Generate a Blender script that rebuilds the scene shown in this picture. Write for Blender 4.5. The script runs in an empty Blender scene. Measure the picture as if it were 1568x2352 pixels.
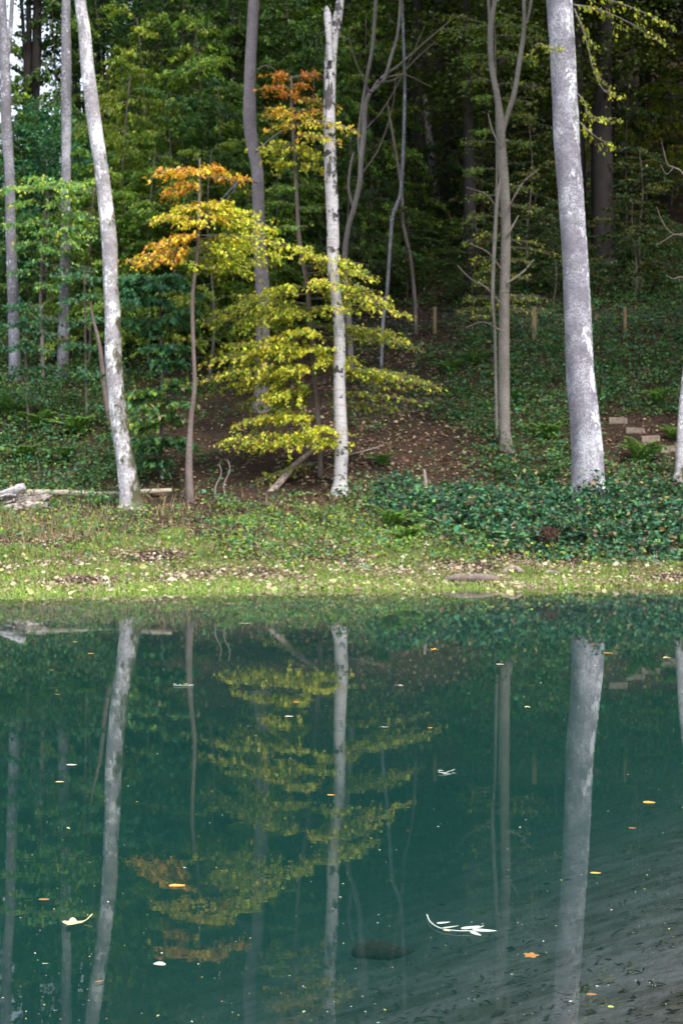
import bpy, math, random
import numpy as np
from mathutils import Vector

R = random.Random(7)
N = np.random.default_rng(11)
S = bpy.context.scene
C = S.collection

# ------------------------------------------------------------------ camera, world, sun, exposure
FPX, CX, HZ, CAMZ = 3267.0, 784.0, 1150.0, 1.6      # focal length, centre column, horizon row (in a 1568 x 2352 picture), eye height
cam_d = bpy.data.cameras.new('camera')
cam = bpy.data.objects.new('camera', cam_d)
C.objects.link(cam)
cam.location = (0, 0, CAMZ)
cam.rotation_euler = (math.radians(90), 0, 0)
cam_d.sensor_fit = 'VERTICAL'
cam_d.sensor_height = 36
cam_d.sensor_width = 24
cam_d.lens = 50
cam_d.shift_y = -26 / 2352
cam_d.clip_start = 0.1
cam_d.clip_end = 2000
cam_d.dof.use_dof = True
cam_d.dof.focus_distance = 6.5
cam_d.dof.aperture_fstop = 6.3
S.camera = cam

SUN_EL, SUN_AZ = math.radians(58), math.radians(152)     # azimuth from +Y (ahead) clockwise
w = bpy.data.worlds.new('World')
S.world = w
w.use_nodes = True
nt = w.node_tree
sky = nt.nodes.new('ShaderNodeTexSky')
sky.sky_type = 'NISHITA'
sky.sun_disc = False
sky.sun_elevation = SUN_EL
sky.sun_rotation = SUN_AZ
sky.dust_density = 3.0
bg = nt.nodes['Background']
bg.inputs['Strength'].default_value = 0.13
# thin bright overcast over the blue
ov = nt.nodes.new('ShaderNodeMix')
ov.data_type = 'RGBA'
ov.inputs[0].default_value = 0.6
ov.inputs[7].default_value = (8.0, 8.6, 9.8, 1)
nt.links.new(sky.outputs[0], ov.inputs[6])
nt.links.new(ov.outputs[2], bg.inputs['Color'])

sun_d = bpy.data.lights.new('sun', 'SUN')
sun_d.energy = 2.6
sun_d.angle = math.radians(12)
sun_d.color = (1.0, 0.95, 0.88)
sun = bpy.data.objects.new('sun', sun_d)
C.objects.link(sun)
sv = Vector((math.sin(SUN_AZ) * math.cos(SUN_EL), math.cos(SUN_AZ) * math.cos(SUN_EL), math.sin(SUN_EL)))
sun.rotation_euler = (-sv).to_track_quat('-Z', 'Y').to_euler()
sun.location = (0, -20, 40)

S.view_settings.view_transform = 'Standard'
S.view_settings.look = 'None'
S.view_settings.exposure = 1.0
S.view_settings.gamma = 1.0
S.render.engine = 'CYCLES'
cy = S.cycles
cy.max_bounces = 6
cy.diffuse_bounces = 3
cy.glossy_bounces = 3
cy.transmission_bounces = 4
cy.transparent_max_bounces = 8
cy.volume_bounces = 1
cy.caustics_reflective = False
cy.caustics_refractive = False
cy.sample_clamp_indirect = 4
cy.use_denoising = True
try:
    cy.denoiser = 'OPENIMAGEDENOISE'
    cy.denoising_input_passes = 'RGB_ALBEDO_NORMAL'
except Exception:
    pass


# ------------------------------------------------------------------ helpers
def P(x, y, D):
    """picture column / row at distance D -> world point"""
    return np.array([D * (x - CX) / FPX, D, CAMZ + D * (HZ - y) / FPX])


def hash_noise(x, y, s=0.0):
    return (np.sin(x * 1.3 + 1.7 * s) * np.cos(y * 1.7 - s) + np.sin(x * 2.9 + y * 1.1 + s) * 0.5
            + np.sin(x * 0.7 - y * 2.3 + 2 * s) * 0.6 + np.sin(x * 5.1 + y * 4.3 + s) * 0.25) / 2.2


PD = np.array([24.3, 29, 32, 35, 38, 41, 46, 52, 65, 75, 90, 120, 160, 400])
PZ_R = np.array([0.0, .32, .72, 1.1, 1.7, 2.8, 5.0, 7.7, 14.3, 20, 29, 45, 58, 60])
PZ_L = np.array([0.0, .32, .72, 1.1, 1.7, 2.8, 5.0, 7.7, 13.0, 16, 19, 23, 26, 28])


def zg(x, y):
    x = np.asarray(x, float)
    y = np.asarray(y, float)
    yy = y + 0.35 * hash_noise(x * 0.35, y * 0.1, 2.0) + .55 * hash_noise(x * .75, y * .12, 9.0) * np.clip((34 - y) / 6, 0, 1) - 0.2 * np.clip(x + 5.9, -4, 16) * np.clip((33 - y) / 7, 0, 1)
    far_r = np.interp(yy, PD, PZ_R)
    far_l = np.interp(yy, PD, PZ_L)
    u = CX + FPX * x / np.maximum(y, 20)
    k = np.clip((330 - u) / 260, 0, 1)
    far = far_r * (1 - k) + far_l * k
    far = far + 0.022 * hash_noise(x * .9, y * .9, 7) + 0.05 * hash_noise(x * 1.1, y * 1.1) * np.clip((yy - 25) / 4, 0, 1) + 0.18 * hash_noise(x * .4, y * .4, 4) * np.clip((yy - 34) / 8, 0, 1)
    s = (x + .11) * -.873 + (y - 4.35) * .488
    dep = np.minimum(0.45 + 0.34 * s, 2.6)
    dep = np.where(dep < -.1, -.1 + (dep + .1) * .35, dep)
    bed = np.maximum(-dep, -(24.3 - yy) * np.where(24.3 - yy < 1.5, .07, .07 + .12 * np.clip((24.3 - yy - 1.5) / 4, 0, 1)))
    bed = bed + 0.004 * hash_noise(x * 3.1 + .6 * np.sin(y * 2.3), y * 2.7 + .5 * np.sin(x * 3.7), 1)
    return np.where(yy > 24.3, far, np.minimum(bed, np.where(y > 14, 0.0, 9)))


def hit(x, y):
    """distance at which the ground is met by picture point (x, y)"""
    D = np.arange(22, 180, 0.05)
    X = D * (x - CX) / FPX
    Z = CAMZ + D * (HZ - y) / FPX
    g = zg(X, D)
    i = np.argmax(g >= Z) if (g >= Z).any() else len(D) - 1
    return float(D[i])


def on_water(x, y):
    D = FPX * CAMZ / (y - HZ)
    return D * (x - CX) / FPX, D


class MB:
    """collects blocks of faces and builds ONE mesh object"""
    def __init__(s):
        s.v, s.f, s.nv = [], [], 0

    def add(s, V, F, mat=0, col=None, smooth=False, ang=None, ht=None):
        V = np.asarray(V, float).reshape(-1, 3)
        F = np.asarray(F, int)
        n = len(V)
        s.v.append((V, ang if ang is not None else np.zeros(n), ht if ht is not None else np.zeros(n)))
        c = np.full((len(F), 3), .5) if col is None else np.broadcast_to(np.asarray(col, float), (len(F), 3))
        s.f.append((F + s.nv, mat, c, smooth))
        s.nv += n

    def mesh(s, name, mats, origin=(0, 0, 0)):
        V = np.concatenate([b[0] for b in s.v]) - np.asarray(origin, float)
        me = bpy.data.meshes.new(name)
        me.vertices.add(len(V))
        me.vertices.foreach_set('co', V.astype(np.float32).ravel())
        loops = np.concatenate([b[0].ravel() for b in s.f])
        tot = np.concatenate([np.full(len(b[0]), b[0].shape[1]) for b in s.f])
        start = np.concatenate([[0], np.cumsum(tot)[:-1]])
        me.loops.add(len(loops))
        me.loops.foreach_set('vertex_index', loops.astype(np.int32))
        me.polygons.add(len(tot))
        me.polygons.foreach_set('loop_start', start.astype(np.int32))
        me.polygons.foreach_set('material_index', np.concatenate([np.full(len(b[0]), b[1]) for b in s.f]).astype(np.int32))
        me.polygons.foreach_set('use_smooth', np.concatenate([np.full(len(b[0]), b[3]) for b in s.f]).astype(bool))
        a = me.attributes.new('col', 'FLOAT_VECTOR', 'FACE')
        a.data.foreach_set('vector', np.concatenate([b[2] for b in s.f]).astype(np.float32).ravel())
        a = me.attributes.new('ang', 'FLOAT', 'POINT')
        a.data.foreach_set('value', np.concatenate([b[1] for b in s.v]).astype(np.float32))
        a = me.attributes.new('ht', 'FLOAT', 'POINT')
        a.data.foreach_set('value', np.concatenate([b[2] for b in s.v]).astype(np.float32))
        for m in (mats if isinstance(mats, (list, tuple)) else [mats]):
            me.materials.append(m)
        me.update(calc_edges=True)
        return me

    def build(s, name, mats, parent=None, origin=(0, 0, 0)):
        o = bpy.data.objects.new(name, s.mesh(name, mats, origin))
        C.objects.link(o)
        if parent:
            o.parent = parent
        else:
            o.location = origin
        return o


def tag(o, label=None, cat=None, group=None, kind=None):
    if label: o['label'] = label
    if cat: o['category'] = cat
    if group: o['group'] = group
    if kind: o['kind'] = kind
    return o


def empty(name, loc, label, cat, group=None):
    o = bpy.data.objects.new(name, None)
    C.objects.link(o)
    o.location = tuple(float(a) for a in loc)
    o.empty_display_size = 0.3
    return tag(o, label, cat, group)


def copy_tree(root, loc, rz, sc, label, group=None):
    r = root.copy()
    C.objects.link(r)
    r.location = tuple(float(a) for a in loc)
    r.rotation_euler = (0, 0, rz)
    r.scale = (sc, sc, sc) if not hasattr(sc, '__len__') else sc
    r['label'] = label
    if group: r['group'] = group
    for ch in list(root.children):
        c = ch.copy()
        C.objects.link(c)
        c.parent = r
        for g in list(ch.children):
            d = g.copy()
            C.objects.link(d)
            d.parent = c
    return r


def spline(pts, k=6):
    """Catmull-Rom through rows of any width"""
    p = np.asarray(pts, float)
    if len(p) < 3:
        t = np.linspace(0, 1, k * 2)[:, None]
        return p[0] * (1 - t) + p[-1] * t
    q = np.vstack([2 * p[0] - p[1], p, 2 * p[-1] - p[-2]])
    out = []
    for i in range(1, len(q) - 2):
        t = np.linspace(0, 1, k, endpoint=False)[:, None]
        a, b, c, d = q[i - 1], q[i], q[i + 1], q[i + 2]
        out.append(.5 * ((2 * b) + (-a + c) * t + (2 * a - 5 * b + 4 * c - d) * t ** 2 + (-a + 3 * b - 3 * c + d) * t ** 3))
    out.append(p[-1][None])
    return np.vstack(out)


def tube(mb, pts, rad, sides=12, k=6, mat=0, rough=0.03, cap=True, seed=0, smooth=True):
    pr = spline(np.column_stack([np.asarray(pts, float), np.asarray(rad, float)]), k)
    p, r = pr[:, :3], np.maximum(pr[:, 3], 0.0008)
    n = len(p)
    tan = np.gradient(p, axis=0)
    tan /= np.linalg.norm(tan, axis=1)[:, None] + 1e-9
    ref = np.where(np.abs(tan[:, 2:3]) > .75, np.array([[1., 0, 0]]), np.array([[0, 0, 1.]]))
    a = ref - (ref * tan).sum(1)[:, None] * tan
    a /= np.linalg.norm(a, axis=1)[:, None]
    b = np.cross(tan, a)
    th = np.linspace(0, 2 * np.pi, sides, endpoint=False)
    ln = np.concatenate([[0], np.cumsum(np.linalg.norm(np.diff(p, axis=0), axis=1))])
    rr = r[:, None] * (1 + rough * (np.sin(th[None] * 3 + ln[:, None] * 2.1 / (r.max() * 6 + .2) + seed) + np.sin(th[None] * 5 - ln[:, None] * 3.3 + seed * 2) * .6
                                    + N.normal(0, .35, (n, sides))))
    V = p[:, None] + rr[..., None] * (np.cos(th)[None, :, None] * a[:, None] + np.sin(th)[None, :, None] * b[:, None])
    i, j = np.meshgrid(np.arange(n - 1), np.arange(sides), indexing='ij')
    F = np.stack([i * sides + j, i * sides + (j + 1) % sides, (i + 1) * sides + (j + 1) % sides, (i + 1) * sides + j], -1).reshape(-1, 4)
    ang = (np.cos(th)[None, :, None] * a[:, None] + np.sin(th)[None, :, None] * b[:, None])[..., 0]
    mb.add(V, F, mat, None, smooth, ang.ravel(), np.repeat(ln, sides))
    if cap:
        for e, fl in ((0, True), (n - 1, False)):
            vv = np.vstack([V[e], p[e][None]])
            jj = np.arange(sides)
            tri = np.column_stack([jj, (jj + 1) % sides, np.full(sides, sides)])
            if not fl: tri = tri[:, ::-1]
            tri = np.column_stack([tri, tri[:, 2]])[:, :3]
            mb.add(vv, tri[:, ::-1], mat, None, False, np.zeros(sides + 1), np.full(sides + 1, ln[e]))
    return p


def leaf_block(mb, cen, axis, nrm, L, Wd, col, mat=0):
    """one rhombic leaf per row: centre, long axis, face normal, length, width"""
    axis = axis / (np.linalg.norm(axis, axis=1)[:, None] + 1e-9)
    side = np.cross(nrm, axis)
    side /= np.linalg.norm(side, axis=1)[:, None] + 1e-9
    up = np.cross(axis, side)
    L = np.asarray(L)[:, None]
    Wd = np.asarray(Wd)[:, None]
    base = cen - axis * L * .5
    tip = cen + axis * L * .5 - up * L * .12
    m = cen - axis * L * .04 + up * L * .05
    V = np.stack([base, m + side * Wd * .5, tip, m - side * Wd * .5], 1).reshape(-1, 3)
    n = len(cen)
    F = np.arange(n * 4).reshape(n, 4)
    mb.add(V, F, mat, col)


def pal(n, cols, wts, jit=.18):
    """leaf pigments picked from a palette"""
    cols = np.asarray(cols, float)
    i = N.choice(len(cols), n, p=np.asarray(wts) / np.sum(wts))
    c = cols[i] * (1 + N.normal(0, jit, (n, 1))) * (1 + N.normal(0, .06, (n, 3)))
    return np.clip(c, .004, .85)


def rand_dirs(n):
    d = N.normal(size=(n, 3))
    return d / np.linalg.norm(d, axis=1)[:, None]


G_DEEP = [(.065, .135, .030), (.090, .180, .038), (.045, .115, .050), (.140, .220, .036)]
G_TEAL = [(.050, .175, .095), (.075, .220, .100), (.105, .245, .075), (.040, .130, .070)]
G_MID = [(.140, .255, .034), (.190, .310, .044), (.090, .195, .034), (.290, .350, .046)]
G_OLIVE = [(.210, .275, .028), (.290, .330, .034), (.140, .210, .028), (.400, .370, .038)]
YEL = [(.62, .64, .050), (.80, .64, .075), (.40, .47, .045), (.21, .31, .035), (.80, .52, .060)]
ORA = [(.62, .30, .025), (.66, .38, .03), (.55, .20, .025), (.50, .40, .03), (.48, .12, .025)]
RED = [(.55, .17, .03), (.60, .26, .03), (.42, .10, .03), (.62, .36, .03)]
TAN = [(.33, .24, .15), (.22, .14, .085), (.14, .085, .055), (.45, .36, .21), (.50, .42, .17)]


# ------------------------------------------------------------------ materials
def mat_new(name):
    m = bpy.data.materials.new(name)
    m.use_nodes = True
    t = m.node_tree
    return m, t, t.nodes['Principled BSDF'], t.nodes['Material Output']


def nd(t, kind, **kw):
    n = t.nodes.new('ShaderNode' + kind)
    for k, v in kw.items():
        if k.startswith('i_'):
            n.inputs[k[2:].replace('_', ' ')].default_value = v
        else:
            setattr(n, k, v)
    return n


def ramp(t, fac, stops):
    r = nd(t, 'ValToRGB')
    el = r.color_ramp.elements
    while len(el) < len(stops): el.new(.5)
    for e, (p, c) in zip(el, stops):
        e.position = p
        e.color = (c, c, c, 1) if not hasattr(c, '__len__') else (*c, 1)
    t.links.new(fac, r.inputs[0])
    return r.outputs[0]


def mix(t, fac, a, b, mode='MIX'):
    m = nd(t, 'Mix', data_type='RGBA', blend_type=mode)
    for s, v in ((0, fac), (6, a), (7, b)):
        if isinstance(v, (int, float)): m.inputs[s].default_value = v
        elif isinstance(v, tuple): m.inputs[s].default_value = (*v, 1)
        else: t.links.new(v, m.inputs[s])
    return m.outputs[2]


def noise(t, vec, scale, detail=4, rough=.6, sc=None):
    if sc:
        mp = nd(t, 'Mapping')
        mp.inputs['Scale'].default_value = sc
        t.links.new(vec, mp.inputs[0])
        vec = mp.outputs[0]
    n = nd(t, 'TexNoise')
    n.inputs['Scale'].default_value = scale
    n.inputs['Detail'].default_value = detail
    n.inputs['Roughness'].default_value = rough
    t.links.new(vec, n.inputs['Vector'])
    return n.outputs['Fac']


def math_n(t, op, a, b):
    m = nd(t, 'Math', operation=op)
    for i, v in enumerate((a, b)):
        if isinstance(v, (int, float)): m.inputs[i].default_value = v
        else: t.links.new(v, m.inputs[i])
    return m.outputs[0]


def leaf_mat(name, trans=.38, rough=.45):
    m, t, b, out = mat_new(name)
    a = nd(t, 'Attribute', attribute_name='col')
    oi = nd(t, 'ObjectInfo')
    hsv = nd(t, 'HueSaturation')
    t.links.new(a.outputs['Vector'], hsv.inputs['Color'])
    hsv.inputs['Hue'].default_value = .5
    t.links.new(math_n(t, 'ADD', math_n(t, 'MULTIPLY', oi.outputs['Random'], .35), .83), hsv.inputs['Value'])
    t.links.new(hsv.outputs[0], b.inputs['Base Color'])
    b.inputs['Roughness'].default_value = rough
    b.inputs['Specular IOR Level'].default_value = .3
    tr = nd(t, 'BsdfTranslucent')
    t.links.new(mix(t, 1.0, hsv.outputs[0], (1.15, 1.2, .7), 'MULTIPLY'), tr.inputs['Color'])
    mx = nd(t, 'MixShader')
    mx.inputs[0].default_value = trans
    t.links.new(b.outputs[0], mx.inputs[1])
    t.links.new(tr.outputs[0], mx.inputs[2])
    t.links.new(mx.outputs[0], out.inputs[0])
    return m


def bark_mat(name, c1, c2, lich=(.75, .74, .76), lich_lo=.62, side=0.0, moss=0.0, moss_side=0.0, band=.5, scale=1.0, dark=(.05, .045, .04), bump=.4):
    m, t, b, out = mat_new(name)
    tc = nd(t, 'TexCoord').outputs['Object']
    ang = nd(t, 'Attribute', attribute_name='ang').outputs['Fac']
    ht = nd(t, 'Attribute', attribute_name='ht').outputs['Fac']
    n1 = noise(t, tc, 2.2 * scale, 6, .65, (1, 1, .45))
    col = mix(t, ramp(t, n1, [(.32, 0.0), (.68, 1.0)]), c1, c2)
    nb = noise(t, tc, 7.0 * scale, 6, .78, (1, 1, 5))
    col = mix(t, math_n(t, 'MULTIPLY', ramp(t, nb, [(.46, 0.0), (.72, 1.0)]), band), col, dark)
    nf = noise(t, tc, 22 * scale, 4, .75, (1, 1, .7))
    col = mix(t, math_n(t, 'MULTIPLY', ramp(t, nf, [(.46, 0.0), (.72, 1.0)]), .5), col, dark)
    stn = noise(t, tc, 1.1 * scale, 5, .7, (1, 1, .8))
    col = mix(t, math_n(t, 'MULTIPLY', ramp(t, stn, [(.50, 0.0), (.66, 1.0)]), .45), col, mix(t, .5, dark, c2))
    nl = math_n(t, 'ADD', math_n(t, 'MULTIPLY', noise(t, tc, 2.6 * scale, 4, .6, (1, 1, .6)), .5), math_n(t, 'MULTIPLY', noise(t, tc, 13 * scale, 6, .75, (1, 1, .7)), .5))
    nl = math_n(t, 'ADD', nl, math_n(t, 'MULTIPLY', ang, side))
    nk = noise(t, tc, 30 * scale, 4, .8, (1, 1, .7))
    col = mix(t, math_n(t, 'MULTIPLY', ramp(t, math_n(t, 'ADD', nk, math_n(t, 'MULTIPLY', math_n(t, 'SUBTRACT', stn, .5), -.7)), [(.54, 0.0), (.60, 1.0)]), .55 if lich[0] > .6 else .25), col, lich)
    lf = ramp(t, nl, [(lich_lo, 0.0), (lich_lo + .05, 1.0)])
    col = mix(t, lf, col, lich)
    if moss > 0:
        nm = math_n(t, 'ADD', noise(t, tc, 3.2 * scale, 6, .7, (1, 1, .5)), math_n(t, 'MULTIPLY', ang, moss_side))
        nm = math_n(t, 'ADD', nm, math_n(t, 'MULTIPLY', math_n(t, 'SUBTRACT', 3.0, ht), .02))
        mf = ramp(t, nm, [(.70 - moss, 0.0), (.80 - moss, 1.0)])
        n2 = noise(t, tc, 9 * scale, 3)
        col = mix(t, mf, col, mix(t, n2, (.045, .05, .022), (.12, .11, .06)))
    t.links.new(col, b.inputs['Base Color'])
    b.inputs['Roughness'].default_value = .85
    b.inputs['Specular IOR Level'].default_value = .2
    bp = nd(t, 'Bump')
    bp.inputs['Strength'].default_value = bump * 1.6
    bp.inputs['Distance'].default_value = .03
    t.links.new(math_n(t, 'ADD', nf, math_n(t, 'MULTIPLY', nb, .8)), bp.inputs['Height'])
    t.links.new(bp.outputs[0], b.inputs['Normal'])
    return m


def birch_mat():
    m, t, b, out = mat_new('birch_bark')
    tc = nd(t, 'TexCoord').outputs['Object']
    ht = nd(t, 'Attribute', attribute_name='ht').outputs['Fac']
    n1 = noise(t, tc, 2.5, 5)
    col = mix(t, n1, (.33, .30, .29), (.60, .57, .59))
    # dark diamond scars, larger and denser up the stem
    nb = noise(t, tc, 4.2, 3, .6, (1, 1, 1.15))
    lim = math_n(t, 'SUBTRACT', nb, math_n(t, 'MULTIPLY', math_n(t, 'SUBTRACT', 13.0, ht), .006))
    col = mix(t, ramp(t, lim, [(.525, 0.0), (.56, 1.0)]), col, (.03, .026, .028))
    nv = noise(t, tc, 5.0, 5, .7, (1, 1, .22))
    lv = math_n(t, 'ADD', nv, math_n(t, 'MULTIPLY', math_n(t, 'SUBTRACT', ht, 9.0), .014))
    col = mix(t, ramp(t, lv, [(.55, 0.0), (.59, 1.0)]), col, (.05, .045, .045))
    nl = noise(t, tc, 3.5, 4, .6, (1, 1, 10))
    col = mix(t, math_n(t, 'MULTIPLY', ramp(t, nl, [(.52, 0.0), (.64, 1.0)]), .6), col, (.14, .11, .10))
    low = ramp(t, ht, [(.0, 1.0), (.14, .0)])
    t.links.new(col, b.inputs['Base Color'])
    b.inputs['Roughness'].default_value = .7
    bp = nd(t, 'Bump')
    bp.inputs['Strength'].default_value = .3
    bp.inputs['Distance'].default_value = .02
    t.links.new(nb, bp.inputs['Height'])
    t.links.new(bp.outputs[0], b.inputs['Normal'])
    return m


def plain_mat(name, c1, c2, scale=8, rough=.8, sc=None):
    m, t, b, out = mat_new(name)
    tc = nd(t, 'TexCoord').outputs['Object']
    n1 = noise(t, tc, scale, 5, .65, sc)
    t.links.new(mix(t, ramp(t, n1, [(.3, 0.0), (.7, 1.0)]), c1, c2), b.inputs['Base Color'])
    b.inputs['Roughness'].default_value = rough
    bp = nd(t, 'Bump')
    bp.inputs['Strength'].default_value = .4
    bp.inputs['Distance'].default_value = .01
    t.links.new(n1, bp.inputs['Height'])
    t.links.new(bp.outputs[0], b.inputs['Normal'])
    return m


M = {}
M['leaf'] = leaf_mat('leaf')
M['leaf_ground'] = leaf_mat('ground_leaf', .25, .6)
M['twig'] = plain_mat('twig', (.10, .075, .06), (.20, .16, .14), 12)
M['bark_lavender'] = bark_mat('bark_lavender', (.39, .36, .42), (.24, .22, .265), (.82, .82, .86), .575, .10, 0, 0, .8)
M['bark_pale'] = bark_mat('bark_pale', (.50, .465, .485), (.33, .30, .315), (.88, .87, .88), .525, .0, .17, .12, .5)
M['bark_pink'] = bark_mat('bark_pink', (.32, .26, .265), (.22, .19, .20), (.55, .52, .55), .66, 0, .0, 0, .5)
M['bark_grey'] = bark_mat('bark_grey', (.27, .25, .28), (.17, .16, .18), (.66, .66, .72), .565, 0, .10, 0, .5)
M['bark_brown'] = bark_mat('bark_brown', (.25, .19, .165), (.16, .12, .105), (.48, .43, .42), .66, 0, .02, 0, .5)
M['bark_olive'] = bark_mat('bark_olive', (.30, .255, .225), (.19, .17, .14), (.5, .46, .44), .66, .06, .05, -.05, .5)
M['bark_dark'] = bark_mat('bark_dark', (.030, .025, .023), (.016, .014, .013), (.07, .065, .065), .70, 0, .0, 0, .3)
M['birch'] = birch_mat()
M['wood_pale'] = plain_mat('pale_wood', (.42, .36, .30), (.66, .60, .54), 5, .8, (.5, .5, .5))
M['wood_log'] = plain_mat('log_bark', (.26, .22, .16), (.46, .40, .31), 4, .85)
M['wood_post'] = plain_mat('post_wood', (.20, .13, .07), (.36, .25, .13), 7, .8, (3, 3, .5))
M['wood_step'] = plain_mat('step_wood', (.13, .095, .07), (.36, .27, .215), 7, .85)
M['wood_dead'] = plain_mat('dead_wood', (.11, .08, .065), (.42, .34, .29), 9, .85)
M['wood_white'] = plain_mat('bleached_wood', (.26, .24, .25), (.64, .61, .61), 9, .8)
M['wire'] = plain_mat('wire', (.10, .10, .11), (.16, .16, .17), 20, .5)
M['sunken'] = plain_mat('waterlogged_wood', (.03, .025, .022), (.085, .068, .055), 6, .9)


def ground_mat():
    m, t, b, out = mat_new('forest_floor')
    tc = nd(t, 'TexCoord').outputs['Object']
    sep = nd(t, 'SeparateXYZ')
    t.links.new(tc, sep.inputs[0])
    z = sep.outputs['Z']
    n1 = noise(t, tc, 1.3, 6, .7)
    n2 = noise(t, tc, 9, 5, .7)
    litter = mix(t, n2, (.020, .013, .010), (.085, .052, .036))
    soil = mix(t, n2, (.014, .011, .009), (.042, .030, .022))
    col = mix(t, ramp(t, n1, [(.38, 0.0), (.62, 1.0)]), soil, litter)
    # turf on the flat bank
    g = math_n(t, 'ADD', noise(t, tc, .55, 4, .6), math_n(t, 'MULTIPLY', z, -.22))
    turf = mix(t, noise(t, tc, 14, 4), (.06, .10, .018), (.15, .20, .035))
    col = mix(t, ramp(t, g, [(.36, 0.0), (.46, 1.0)]), col, turf)
    # silt below the water
    silt = mix(t, noise(t, tc, 5, 6, .75, (1.0, 1.3, 1)), (.06, .056, .056), (.23, .22, .23))
    silt = mix(t, ramp(t, noise(t, tc, 2.4, 5, .7, (.9, 1.3, 1)), [(.42, 0.0), (.60, .85)]), silt, (.055, .046, .038))
    silt = mix(t, ramp(t, noise(t, tc, 8, 6, .78, (.9, 1.5, 1)), [(.54, 0.0), (.68, 1.0)]), silt, (.055, .047, .041))
    col = mix(t, ramp(t, math_n(t, 'ADD', z, .5), [(.36, 1.0), (.45, 0.0)]), col, silt)
    t.links.new(col, b.inputs['Base Color'])
    b.inputs['Roughness'].default_value = .95
    b.inputs['Specular IOR Level'].default_value = .1
    bp = nd(t, 'Bump')
    bp.inputs['Strength'].default_value = .7
    bp.inputs['Distance'].default_value = .04
    t.links.new(n2, bp.inputs['Height'])
    t.links.new(bp.outputs[0], b.inputs['Normal'])
    return m


def water_mat():
    m, t, b, out = mat_new('pond_water')
    t.nodes.remove(b)
    tc = nd(t, 'TexCoord').outputs['Object']
    bp = nd(t, 'Bump')
    bp.inputs['Strength'].default_value = .022
    bp.inputs['Distance'].default_value = .012
    rip = noise(t, tc, 2.4, 3, .5, (1.0, 1.6, 1))
    rip2 = noise(t, tc, 9.0, 2, .5, (1.0, 1.4, 1))
    t.links.new(math_n(t, 'ADD', rip, math_n(t, 'MULTIPLY', rip2, .25)), bp.inputs['Height'])
    fr = nd(t, 'Fresnel')
    fr.inputs['IOR'].default_value = 1.333
    gl = nd(t, 'BsdfGlossy')
    gl.inputs['Roughness'].default_value = .004
    t.links.new(bp.outputs[0], gl.inputs['Normal'])
    tr = nd(t, 'BsdfTransparent')
    mx = nd(t, 'MixShader')
    t.links.new(fr.outputs[0], mx.inputs[0])
    t.links.new(tr.outputs[0], mx.inputs[1])
    t.links.new(gl.outputs[0], mx.inputs[2])
    t.links.new(mx.outputs[0], out.inputs['Surface'])
    sc = nd(t, 'VolumeScatter')
    sc.inputs['Color'].default_value = (.015, .064, .055, 1)
    sc.inputs['Density'].default_value = .9
    ab = nd(t, 'VolumeAbsorption')
    ab.inputs['Color'].default_value = (.36, .54, .52, 1)
    ab.inputs['Density'].default_value = .78
    ad = nd(t, 'AddShader')
    t.links.new(sc.outputs[0], ad.inputs[0])
    t.links.new(ab.outputs[0], ad.inputs[1])
    t.links.new(ad.outputs[0], out.inputs['Volume'])
    return m


M['ground'] = ground_mat()
M['water'] = water_mat()

# ------------------------------------------------------------------ the setting: ground sheet and water
xs = np.unique(np.concatenate([np.linspace(-400, -30, 26), np.linspace(-30, -9, 50), np.linspace(-9, 9, 150), np.linspace(9, 30, 50), np.linspace(30, 400, 26)]))
ys = np.unique(np.concatenate([np.linspace(-120, 0, 30), np.linspace(0, 14, 150), np.linspace(14, 22, 30), np.linspace(22, 60, 210), np.linspace(60, 130, 90), np.linspace(130, 400, 40)]))
gx, gy = np.meshgrid(xs, ys)
gz = zg(gx, gy)
i, j = np.meshgrid(np.arange(len(ys) - 1), np.arange(len(xs) - 1), indexing='ij')
nx_ = len(xs)
mb = MB()
mb.add(np.stack([gx, gy, gz], -1), np.stack([i * nx_ + j, i * nx_ + j + 1, (i + 1) * nx_ + j + 1, (i + 1) * nx_ + j], -1).reshape(-1, 4), smooth=True)
tag(mb.build('ground', M['ground']), kind='structure')

mb = MB()
bx = np.array([(-90, -1.0, 0), (90, -1.0, 0), (90, 27, 0), (-90, 27, 0), (-90, -1.0, -4), (90, -1.0, -4), (90, 27, -4), (-90, 27, -4)], float)
mb.add(bx, [(0, 1, 2, 3), (7, 6, 5, 4), (0, 4, 5, 1), (1, 5, 6, 2), (2, 6, 7, 3), (3, 7, 4, 0)])
tag(mb.build('water', M['water']), kind='structure')


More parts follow.
